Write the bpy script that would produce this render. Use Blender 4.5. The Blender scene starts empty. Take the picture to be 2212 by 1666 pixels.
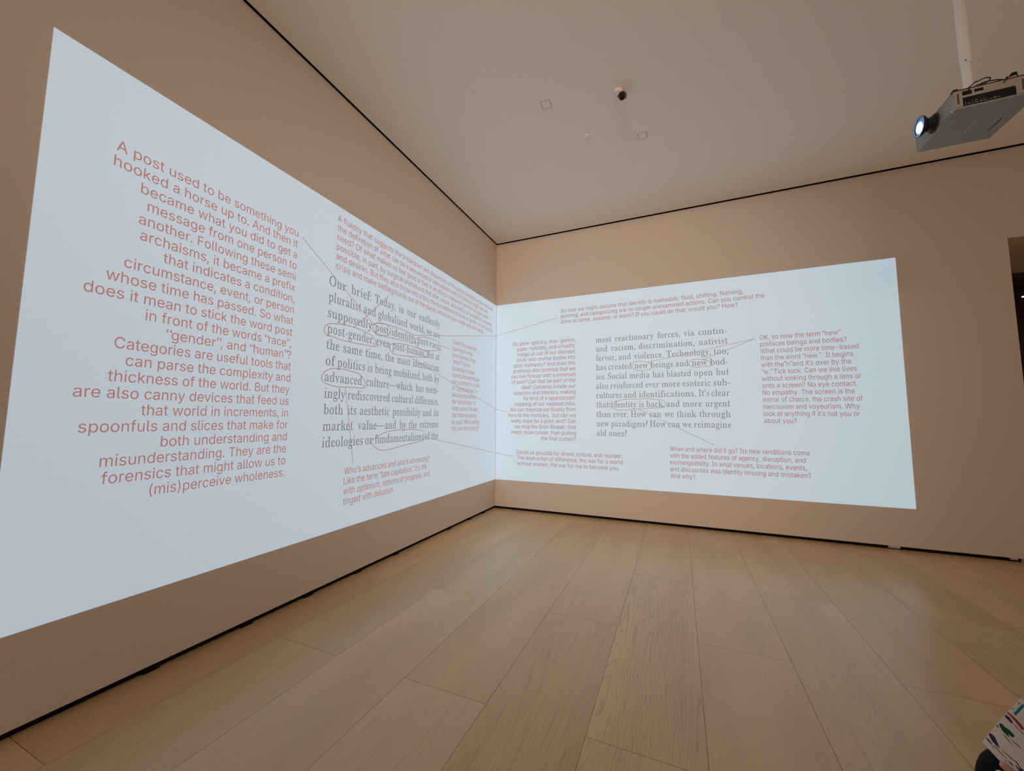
import bpy, bmesh, math, random
from mathutils import Vector, Matrix
from mathutils import geometry as mgeo

S = bpy.context.scene
COL = S.collection

# ------------------------------------------------------------------ camera
cam = bpy.data.cameras.new('camera')
cam.sensor_fit = 'HORIZONTAL'
cam.sensor_width = 36.0
cam.lens = 36.0 * 837.268 / 2212.0
cam.clip_start = 0.02
cam_ob = bpy.data.objects.new('camera', cam)
COL.objects.link(cam_ob)
YAW, PITCH, ROLL = -0.40445, 0.08765, 0.0045
CAM = Vector((3.1115, -6.4999, 1.6))
_f = Vector((math.sin(YAW) * math.cos(PITCH), math.cos(YAW) * math.cos(PITCH), math.sin(PITCH)))
_r = _f.cross(Vector((0, 0, 1))).normalized()
_u = _r.cross(_f)
RIGHT = math.cos(ROLL) * _r + math.sin(ROLL) * _u
UP = -math.sin(ROLL) * _r + math.cos(ROLL) * _u
M3 = Matrix((RIGHT, UP, -_f)).transposed()
cam_ob.matrix_world = Matrix.Translation(CAM) @ M3.to_4x4()
S.camera = cam_ob

# ------------------------------------------------------------------ light and exposure
S.view_settings.view_transform = 'Standard'
S.view_settings.look = 'None'
S.view_settings.gamma = 1.0
S.view_settings.use_curve_mapping = False
S.view_settings.exposure = 0.0
world = bpy.data.worlds.new('gallery_glow')
S.world = world
world.use_nodes = True
bg = world.node_tree.nodes['Background']
bg.inputs[0].default_value = (1.0, 0.76, 0.57, 1)
bg.inputs[1].default_value = 0.50
EMIT_L = (0.31, 0.40, 0.48, 1)      # light the projectors put on the wall
EMIT_R = (0.30, 0.41, 0.49, 1)
spot = bpy.data.lights.new('corner_fill_spot', 'SPOT')   # unseen warm fill added behind the viewer, so walls fade away from the corner
spot.energy = 1450
spot.color = (1.0, 0.86, 0.70)
spot.spot_size = math.radians(62)
spot.spot_blend = 1.0
spot.shadow_soft_size = 1.0
spot_ob = bpy.data.objects.new('corner_fill_spot', spot)
COL.objects.link(spot_ob)
spot_ob.location = (3.0, -9.6, 4.6)
spot_ob.rotation_euler = (Vector((1.6, 0.0, 2.6)) - Vector(spot_ob.location)).to_track_quat('-Z', 'Y').to_euler()

# ------------------------------------------------------------------ helpers
def props(o, label=None, cat=None, group=None, kind=None):
    if label: o['label'] = label
    if cat: o['category'] = cat
    if group: o['group'] = group
    if kind: o['kind'] = kind
    return o

def link(name, me, mat=None, parent=None):
    o = bpy.data.objects.new(name, me)
    COL.objects.link(o)
    if mat is not None:
        me.materials.append(mat)
    if parent is not None:
        o.parent = parent
        o.matrix_parent_inverse = parent.matrix_world.inverted()
    return o

def mesh(name, verts, faces, mat=None, parent=None, smooth=False):
    me = bpy.data.meshes.new(name)
    me.from_pydata([tuple(v) for v in verts], [], faces)
    me.update()
    if smooth:
        for p in me.polygons: p.use_smooth = True
    return link(name, me, mat, parent)

def from_bm(name, bm, mat=None, parent=None, smooth=False):
    me = bpy.data.meshes.new(name)
    bmesh.ops.recalc_face_normals(bm, faces=bm.faces[:])
    bm.to_mesh(me)
    bm.free()
    if smooth:
        for p in me.polygons: p.use_smooth = True
    return link(name, me, mat, parent)

def bm_box(bm, lo, hi, bevel=0.0, seg=2):
    lo = Vector(lo); hi = Vector(hi)
    m = Matrix.Translation((lo + hi) / 2) @ Matrix.Diagonal((*(hi - lo), 1))
    g = bmesh.ops.create_cube(bm, size=1, matrix=m)
    if bevel:
        es = list({e for v in g['verts'] for e in v.link_edges})
        bmesh.ops.bevel(bm, geom=es, offset=bevel, segments=seg, profile=0.5, affect='EDGES')

def box(name, lo, hi, mat, parent=None, bevel=0.0, seg=2):
    bm = bmesh.new()
    bm_box(bm, lo, hi, bevel, seg)
    return from_bm(name, bm, mat, parent)

def frame(axis):
    a = Vector(axis).normalized()
    t = Vector((0, 0, 1)) if abs(a.z) < 0.9 else Vector((1, 0, 0))
    x = t.cross(a).normalized()
    return x, a.cross(x), a

def bm_lathe(bm, origin, axis, prof, n=40):
    """prof: list of (distance along axis, radius); revolve around the axis."""
    x, y, a = frame(axis)
    o = Vector(origin)
    rings = []
    for d, r in prof:
        if r < 1e-6:
            rings.append([bm.verts.new(o + a * d)])
        else:
            rings.append([bm.verts.new(o + a * d + (x * math.cos(k * 2 * math.pi / n) + y * math.sin(k * 2 * math.pi / n)) * r) for k in range(n)])
    for A, B in zip(rings, rings[1:]):
        for k in range(n):
            k2 = (k + 1) % n
            if len(A) == 1 and len(B) == 1: continue
            if len(A) == 1: bm.faces.new((A[0], B[k], B[k2]))
            elif len(B) == 1: bm.faces.new((A[k], A[k2], B[0]))
            else: bm.faces.new((A[k], A[k2], B[k2], B[k]))

def lathe(name, origin, axis, prof, mat, parent=None, n=40, smooth=True, sharp=30):
    bm = bmesh.new()
    bm_lathe(bm, origin, axis, prof, n)
    o = from_bm(name, bm, mat, parent)
    if smooth:
        for p in o.data.polygons: p.use_smooth = True
        o.data.set_sharp_from_angle(angle=math.radians(sharp))
    return o

def catmull(pts, sub=6, closed=False):
    P = [Vector(p) for p in pts]
    n = len(P)
    out = []
    rng = range(n) if closed else range(n - 1)
    for i in rng:
        p0 = P[i - 1] if (closed or i > 0) else P[i]
        p1 = P[i]; p2 = P[(i + 1) % n]
        p3 = P[(i + 2) % n] if (closed or i + 2 < n) else p2
        for k in range(sub):
            t = k / sub
            out.append(0.5 * ((2 * p1) + (p2 - p0) * t + (2 * p0 - 5 * p1 + 4 * p2 - p3) * t * t + (3 * p1 - p0 - 3 * p2 + p3) * t ** 3))
    if not closed: out.append(P[-1].copy())
    return out

def bm_tube(bm, pts, rad, n=10):
    P = [Vector(p) for p in pts]
    rings = []
    up = Vector((0.31, 0.2, 0.93))
    for i, p in enumerate(P):
        t = (P[min(i + 1, len(P) - 1)] - P[max(i - 1, 0)]).normalized()
        x = up.cross(t).normalized(); y = t.cross(x)
        r = rad[i] if isinstance(rad, (list, tuple)) else rad
        rings.append([bm.verts.new(p + (x * math.cos(k * 2 * math.pi / n) + y * math.sin(k * 2 * math.pi / n)) * r) for k in range(n)])
    for A, B in zip(rings, rings[1:]):
        for k in range(n):
            bm.faces.new((A[k], A[(k + 1) % n], B[(k + 1) % n], B[k]))
    bm.faces.new(rings[0][::-1]); bm.faces.new(rings[-1])

def tube(name, pts, rad, mat, parent=None, n=10):
    bm = bmesh.new()
    bm_tube(bm, pts, rad, n)
    return from_bm(name, bm, mat, parent, smooth=True)

# ------------------------------------------------------------------ materials
def principled(name, color, rough=0.6, spec=0.5, metal=0.0, emit=None, estr=0.0, noise=0.0, nscale=40, bump=0.0):
    m = bpy.data.materials.new(name)
    m.use_nodes = True
    nt = m.node_tree
    b = nt.nodes['Principled BSDF']
    b.inputs['Roughness'].default_value = rough
    b.inputs['Metallic'].default_value = metal
    b.inputs['Specular IOR Level'].default_value = spec
    b.inputs['Base Color'].default_value = (*color, 1)
    if noise or bump:
        tc = nt.nodes.new('ShaderNodeTexCoord')
        nz = nt.nodes.new('ShaderNodeTexNoise')
        nz.inputs['Scale'].default_value = nscale
        nz.inputs['Detail'].default_value = 4
        nt.links.new(tc.outputs['Object'], nz.inputs['Vector'])
        if noise:
            r = nt.nodes.new('ShaderNodeValToRGB')
            r.color_ramp.elements[0].color = tuple(c * (1 - noise) for c in color) + (1,)
            r.color_ramp.elements[1].color = tuple(min(1, c * (1 + noise)) for c in color) + (1,)
            r.color_ramp.elements[0].position = 0.3; r.color_ramp.elements[1].position = 0.7
            nt.links.new(nz.outputs['Fac'], r.inputs['Fac'])
            nt.links.new(r.outputs['Color'], b.inputs['Base Color'])
        if bump:
            bp = nt.nodes.new('ShaderNodeBump')
            bp.inputs['Strength'].default_value = bump
            bp.inputs['Distance'].default_value = 0.002
            nt.links.new(nz.outputs['Fac'], bp.inputs['Height'])
            nt.links.new(bp.outputs['Normal'], b.inputs['Normal'])
    if emit is not None:
        b.inputs['Emission Color'].default_value = (*emit[:3], 1)
        b.inputs['Emission Strength'].default_value = estr
    return m

WALL = (0.70, 0.592, 0.517)
M_wall = principled('wall_paint', WALL, 0.75, 0.2, bump=0.08, nscale=260)
M_ceil = principled('ceiling_paint', (0.90, 0.845, 0.775), 0.85, 0.1, bump=0.05, nscale=200)
M_gap = principled('black_reveal', (0.008, 0.006, 0.006), 0.8, 0.1)
M_hall = principled('unlit_hall', (0.10, 0.06, 0.045), 0.8, 0.2, noise=0.1, nscale=3)  # darkness of the unlit room put into the colour, against spilled light
FIELD = (0.50, 0.52, 0.54)
M_fieldL = principled('projected_light', FIELD, 0.8, 0.1, emit=EMIT_L, estr=1.0)
M_fieldR = principled('projected_light_right', FIELD, 0.8, 0.1, emit=EMIT_R, estr=1.0)
M_red = principled('projected_red', (0.42, 0.20, 0.18), 0.8, 0.1, emit=(0.25, 0.115, 0.10), estr=1.0)
M_redR = principled('projected_red_right', (0.40, 0.18, 0.18), 0.8, 0.1, emit=(0.20, 0.075, 0.095), estr=1.0)
M_grey = principled('projected_grey', (0.24, 0.22, 0.23), 0.8, 0.1, emit=(0.105, 0.095, 0.095), estr=1.0)
M_line = principled('projected_line', (0.34, 0.17, 0.15), 0.8, 0.1, emit=(0.19, 0.09, 0.085), estr=1.0)
for m in (M_red, M_redR, M_grey, M_line):
    m.cycles.emission_sampling = 'NONE'
M_pgrey = principled('projector_casing', (0.33, 0.34, 0.34), 0.55, 0.4, noise=0.04, nscale=90)
M_pside = principled('projector_side_panel', (0.42, 0.37, 0.33), 0.5, 0.4)
M_pdark = principled('projector_recess', (0.006, 0.006, 0.007), 0.5, 0.3)
M_black = principled('black_plastic', (0.012, 0.012, 0.014), 0.4, 0.5)
M_conn = principled('connector_metal', (0.30, 0.27, 0.25), 0.35, 0.5, metal=0.8)
M_lensblk = principled('lens_barrel_black', (0.010, 0.011, 0.016), 0.3, 0.5)
M_white = principled('white_enamel', (0.88, 0.87, 0.85), 0.45, 0.5)
M_cam = principled('camera_white_plastic', (0.72, 0.62, 0.58), 0.45, 0.4)
M_camglass = principled('camera_front_glass', (0.012, 0.008, 0.008), 0.15, 0.5)
M_cable = principled('cable_black', (0.012, 0.008, 0.010), 0.5, 0.4)
M_led = principled('green_led', (0.05, 0.3, 0.08), 0.4, emit=(0.10, 0.75, 0.22), estr=0.6)
M_strip = principled('strip_lamp', (0.9, 0.9, 0.85), 0.4, emit=(1.0, 0.93, 0.82), estr=6.0)
M_spacer = principled('pale_spacer', (0.55, 0.46, 0.40), 0.7, 0.2)
M_paper = principled('coated_paper', (0.82, 0.87, 0.94), 0.5, 0.4)
M_skin = principled('skin', (0.50, 0.30, 0.27), 0.5, 0.4, noise=0.06, nscale=60)
M_cloth = principled('dark_cloth', (0.006, 0.006, 0.009), 0.9, 0.2, noise=0.2, nscale=300)
M_sweater = principled('dark_sweater', (0.012, 0.013, 0.02), 0.95, 0.1, noise=0.2, nscale=200)
M_hair = principled('dark_hair', (0.02, 0.012, 0.008), 0.6, 0.3, noise=0.3, nscale=150)
M_shoe = principled('black_shoe', (0.01, 0.01, 0.01), 0.4, 0.5)
M_eye = principled('eye_white', (0.6, 0.58, 0.55), 0.2)
M_bench = principled('bench_wood', (0.42, 0.30, 0.19), 0.5, 0.4, noise=0.12, nscale=8)

def wood_material():
    m = bpy.data.materials.new('oak_planks')
    m.use_nodes = True
    nt = m.node_tree
    N = nt.nodes.new; Lk = nt.links.new
    b = nt.nodes['Principled BSDF']
    tc = N('ShaderNodeTexCoord')
    at = N('ShaderNodeAttribute'); at.attribute_name = 'plank'; at.attribute_type = 'GEOMETRY'
    off = N('ShaderNodeVectorMath'); off.operation = 'MULTIPLY'
    off.inputs[1].default_value = (7.0, 31.0, 13.0)
    Lk(at.outputs['Color'], off.inputs[0])
    add = N('ShaderNodeVectorMath'); add.operation = 'ADD'
    Lk(tc.outputs['Object'], add.inputs[0]); Lk(off.outputs[0], add.inputs[1])
    mp = N('ShaderNodeMapping'); mp.inputs['Scale'].default_value = (16, 0.8, 1)
    Lk(add.outputs[0], mp.inputs['Vector'])
    # cathedral figure: distorted bands running along the plank
    n1 = N('ShaderNodeTexNoise'); n1.inputs['Scale'].default_value = 0.42; n1.inputs['Detail'].default_value = 2.5
    n1.inputs['Distortion'].default_value = 0.6
    Lk(mp.outputs[0], n1.inputs['Vector'])
    sc = N('ShaderNodeMath'); sc.operation = 'MULTIPLY'; sc.inputs[1].default_value = 26.0
    Lk(n1.outputs['Fac'], sc.inputs[0])
    fr = N('ShaderNodeMath'); fr.operation = 'FRACT'; Lk(sc.outputs[0], fr.inputs[0])
    # fine pores
    mp2 = N('ShaderNodeMapping'); mp2.inputs['Scale'].default_value = (260, 7, 1)
    Lk(add.outputs[0], mp2.inputs['Vector'])
    n2 = N('ShaderNodeTexNoise'); n2.inputs['Scale'].default_value = 1.0; n2.inputs['Detail'].default_value = 3
    Lk(mp2.outputs[0], n2.inputs['Vector'])
    # broad tone
    mp3 = N('ShaderNodeMapping'); mp3.inputs['Scale'].default_value = (3.0, 0.5, 1)
    Lk(add.outputs[0], mp3.inputs['Vector'])
    n3 = N('ShaderNodeTexNoise'); n3.inputs['Scale'].default_value = 1.0; n3.inputs['Detail'].default_value = 2
    Lk(mp3.outputs[0], n3.inputs['Vector'])
    r1 = N('ShaderNodeValToRGB')
    r1.color_ramp.elements[0].position = 0.0; r1.color_ramp.elements[0].color = (0.74, 0.71, 0.68, 1)
    r1.color_ramp.elements[1].position = 0.35; r1.color_ramp.elements[1].color = (1, 1, 1, 1)
    e = r1.color_ramp.elements.new(1.0); e.color = (0.93, 0.92, 0.91, 1)
    Lk(fr.outputs[0], r1.inputs['Fac'])
    r2 = N('ShaderNodeValToRGB')
    r2.color_ramp.elements[0].position = 0.30; r2.color_ramp.elements[0].color = (0.90, 0.89, 0.88, 1)
    r2.color_ramp.elements[1].position = 0.55; r2.color_ramp.elements[1].color = (1, 1, 1, 1)
    Lk(n2.outputs['Fac'], r2.inputs['Fac'])
    r3 = N('ShaderNodeValToRGB')
    r3.color_ramp.elements[0].position = 0.25; r3.color_ramp.elements[0].color = (0.54, 0.37, 0.195, 1)
    r3.color_ramp.elements[1].position = 0.75; r3.color_ramp.elements[1].color = (0.67, 0.475, 0.262, 1)
    Lk(n3.outputs['Fac'], r3.inputs['Fac'])
    mixes = []
    prev = r3.outputs['Color']
    sep = N('ShaderNodeSeparateColor'); Lk(at.outputs['Color'], sep.inputs[0])
    figf = N('ShaderNodeMapRange'); figf.inputs['From Min'].default_value = 0.2; figf.inputs['To Min'].default_value = 0.25; figf.inputs['To Max'].default_value = 1.0
    Lk(sep.outputs[2], figf.inputs['Value'])
    for src, fac in ((r1.outputs['Color'], figf.outputs[0]), (r2.outputs['Color'], 0.9)):
        mx = N('ShaderNodeMix'); mx.data_type = 'RGBA'; mx.blend_type = 'MULTIPLY'
        if isinstance(fac, float): mx.inputs[0].default_value = fac
        else: Lk(fac, mx.inputs[0])
        Lk(prev, mx.inputs[6]); Lk(src, mx.inputs[7])
        prev = mx.outputs[2]
    mr = N('ShaderNodeMapRange'); mr.inputs['To Min'].default_value = 0.94; mr.inputs['To Max'].default_value = 1.05
    Lk(sep.outputs[0], mr.inputs['Value'])
    hs = N('ShaderNodeHueSaturation')
    Lk(mr.outputs[0], hs.inputs['Value'])
    mr2 = N('ShaderNodeMapRange'); mr2.inputs['To Min'].default_value = 0.93; mr2.inputs['To Max'].default_value = 1.05
    Lk(sep.outputs[1], mr2.inputs['Value']); Lk(mr2.outputs[0], hs.inputs['Saturation'])
    Lk(prev, hs.inputs['Color'])
    Lk(hs.outputs[0], b.inputs['Base Color'])
    b.inputs['Roughness'].default_value = 0.30
    b.inputs['Specular IOR Level'].default_value = 0.6
    bp = N('ShaderNodeBump'); bp.inputs['Strength'].default_value = 0.12; bp.inputs['Distance'].default_value = 0.001
    Lk(n2.outputs['Fac'], bp.inputs['Height']); Lk(bp.outputs['Normal'], b.inputs['Normal'])
    return m
M_oak = wood_material()

# ------------------------------------------------------------------ the room
ZW0, ZW1 = 0.042, 4.943          # wall panels stop short of floor and ceiling
X_OPEN, Z_OPEN = 6.837, 3.815    # edge and head of the opening in the right wall
X1, Y0 = 11.0, -11.5

def build_floor():
    W, L = 0.5635, 2.31
    xs0 = 0.375 - 2 * W
    verts, faces, cols = [], [], []
    rnd = random.Random(5)
    g = 0.0009
    k = 0
    x = xs0
    while x < 13.2:
        A = (k % 2 == 0)
        y = Y0 - (0.4 if A else 1.6)
        base = -4.41 if A else -3.255
        y = base - math.ceil((base - Y0) / L) * L
        while y < 6.2:
            i = len(verts)
            verts += [(x + g, y + g, 0), (x + W - g, y + g, 0), (x + W - g, y + L - g, 0), (x + g, y + L - g, 0)]
            faces.append((i, i + 1, i + 2, i + 3))
            cols.append((rnd.random(), rnd.random(), rnd.random(), 1))
            y += L
        x += W; k += 1
    i = len(verts)
    verts += [(xs0, Y0 - 3, -0.004), (13.5, Y0 - 3, -0.004), (13.5, 7, -0.004), (xs0, 7, -0.004)]
    faces.append((i, i + 1, i + 2, i + 3)); cols.append((0, 0, 0, 1))
    o = mesh('floor', verts, faces, M_oak)
    o.data.materials.append(principled('plank_joint', (0.30, 0.20, 0.12), 0.9, 0.1))
    o.data.polygons[len(faces) - 1].material_index = 1
    at = o.data.attributes.new('plank', 'FLOAT_COLOR', 'FACE')
    for n, c in enumerate(cols): at.data[n].color = c
    props(o, 'wide pale oak plank floor with soft reflections of the projections', 'floor', kind='structure')
build_floor()

o = box('wall_left', (-0.25, Y0, ZW0), (0, 0, ZW1), M_wall)
props(o, 'left gallery wall carrying the larger looking text projection', 'wall', kind='structure')
bm = bmesh.new()
bm_box(bm, (-0.25, 0, ZW0), (X_OPEN, 0.6, ZW1))
bm_box(bm, (X_OPEN, 0, Z_OPEN), (X1 + 2, 1.61, ZW1))
o = from_bm('wall_right', bm, M_wall)
props(o, 'right gallery wall with a tall opening at its far right end', 'wall', kind='structure')
o = box('ceiling', (0.028, Y0, ZW1), (X1 + 2, -0.05, ZW1 + 0.2), M_ceil)
props(o, 'plain pale gallery ceiling edged by a black reveal', 'ceiling', kind='structure')
o = box('trim_1', (-0.25, Y0, ZW1 + 0.012), (0.028, 0.6, ZW1 + 0.2), M_gap)
props(o, 'black shadow reveal between left wall and ceiling', 'trim', kind='structure')
o = box('trim_2', (0.028, -0.05, ZW1 + 0.012), (X1 + 2, 0.6, ZW1 + 0.2), M_gap)
props(o, 'black shadow reveal between right wall and ceiling', 'trim', kind='structure')
bm = bmesh.new()
bm_box(bm, (-0.25, Y0, -0.003), (-0.03, 0.05, ZW0))
for y in (-5.0, -4.405, -3.857, -3.268, -2.668, -1.508, -0.9, -0.428):
    bm_box(bm, (-0.035, y - 0.045, -0.002), (-0.004, y + 0.045, 0.03), 0.006)
o = from_bm('baseboard_left', bm, M_gap)
props(o, 'black recessed gap under the left wall', 'baseboard', kind='structure')
o = box('baseboard_right', (-0.03, 0.03, -0.003), (X_OPEN - 0.03, 0.5, ZW0), M_gap)
props(o, 'black recessed gap under the right wall', 'baseboard', kind='structure')
# the dark room behind the opening
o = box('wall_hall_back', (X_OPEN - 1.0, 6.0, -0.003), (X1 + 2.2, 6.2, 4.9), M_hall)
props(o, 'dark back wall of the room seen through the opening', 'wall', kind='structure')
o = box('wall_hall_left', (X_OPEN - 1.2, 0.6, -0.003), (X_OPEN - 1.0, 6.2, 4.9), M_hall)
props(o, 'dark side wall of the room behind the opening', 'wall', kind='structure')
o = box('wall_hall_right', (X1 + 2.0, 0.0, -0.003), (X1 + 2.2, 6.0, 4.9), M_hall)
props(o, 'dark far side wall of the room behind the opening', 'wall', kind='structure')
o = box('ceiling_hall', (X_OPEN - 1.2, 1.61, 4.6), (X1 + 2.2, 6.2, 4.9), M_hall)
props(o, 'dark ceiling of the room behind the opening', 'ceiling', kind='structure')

# small spacers in the black gap under the right wall
for (xa, xb, ya, za, zb, lab) in (
        (5.497, 5.612, 0.004, 0.014, 0.041, 'pale spacer block in the black gap below the lower right corner of the projection'),
        (6.575, 6.64, 0.004, 0.020, 0.041, 'thin pale spacer block in the black gap near the end of the right wall'),
        (6.672, 6.72, -0.03, 0.0, 0.036, 'small pale block on the floor at the end of the right wall\'s black gap')):
    o = box('spacer_block', (xa, ya, za), (xb, 0.029, zb), M_spacer, bevel=0.002)
    props(o, lab, 'spacer', 'pale blocks in the gap under the right wall')

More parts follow.
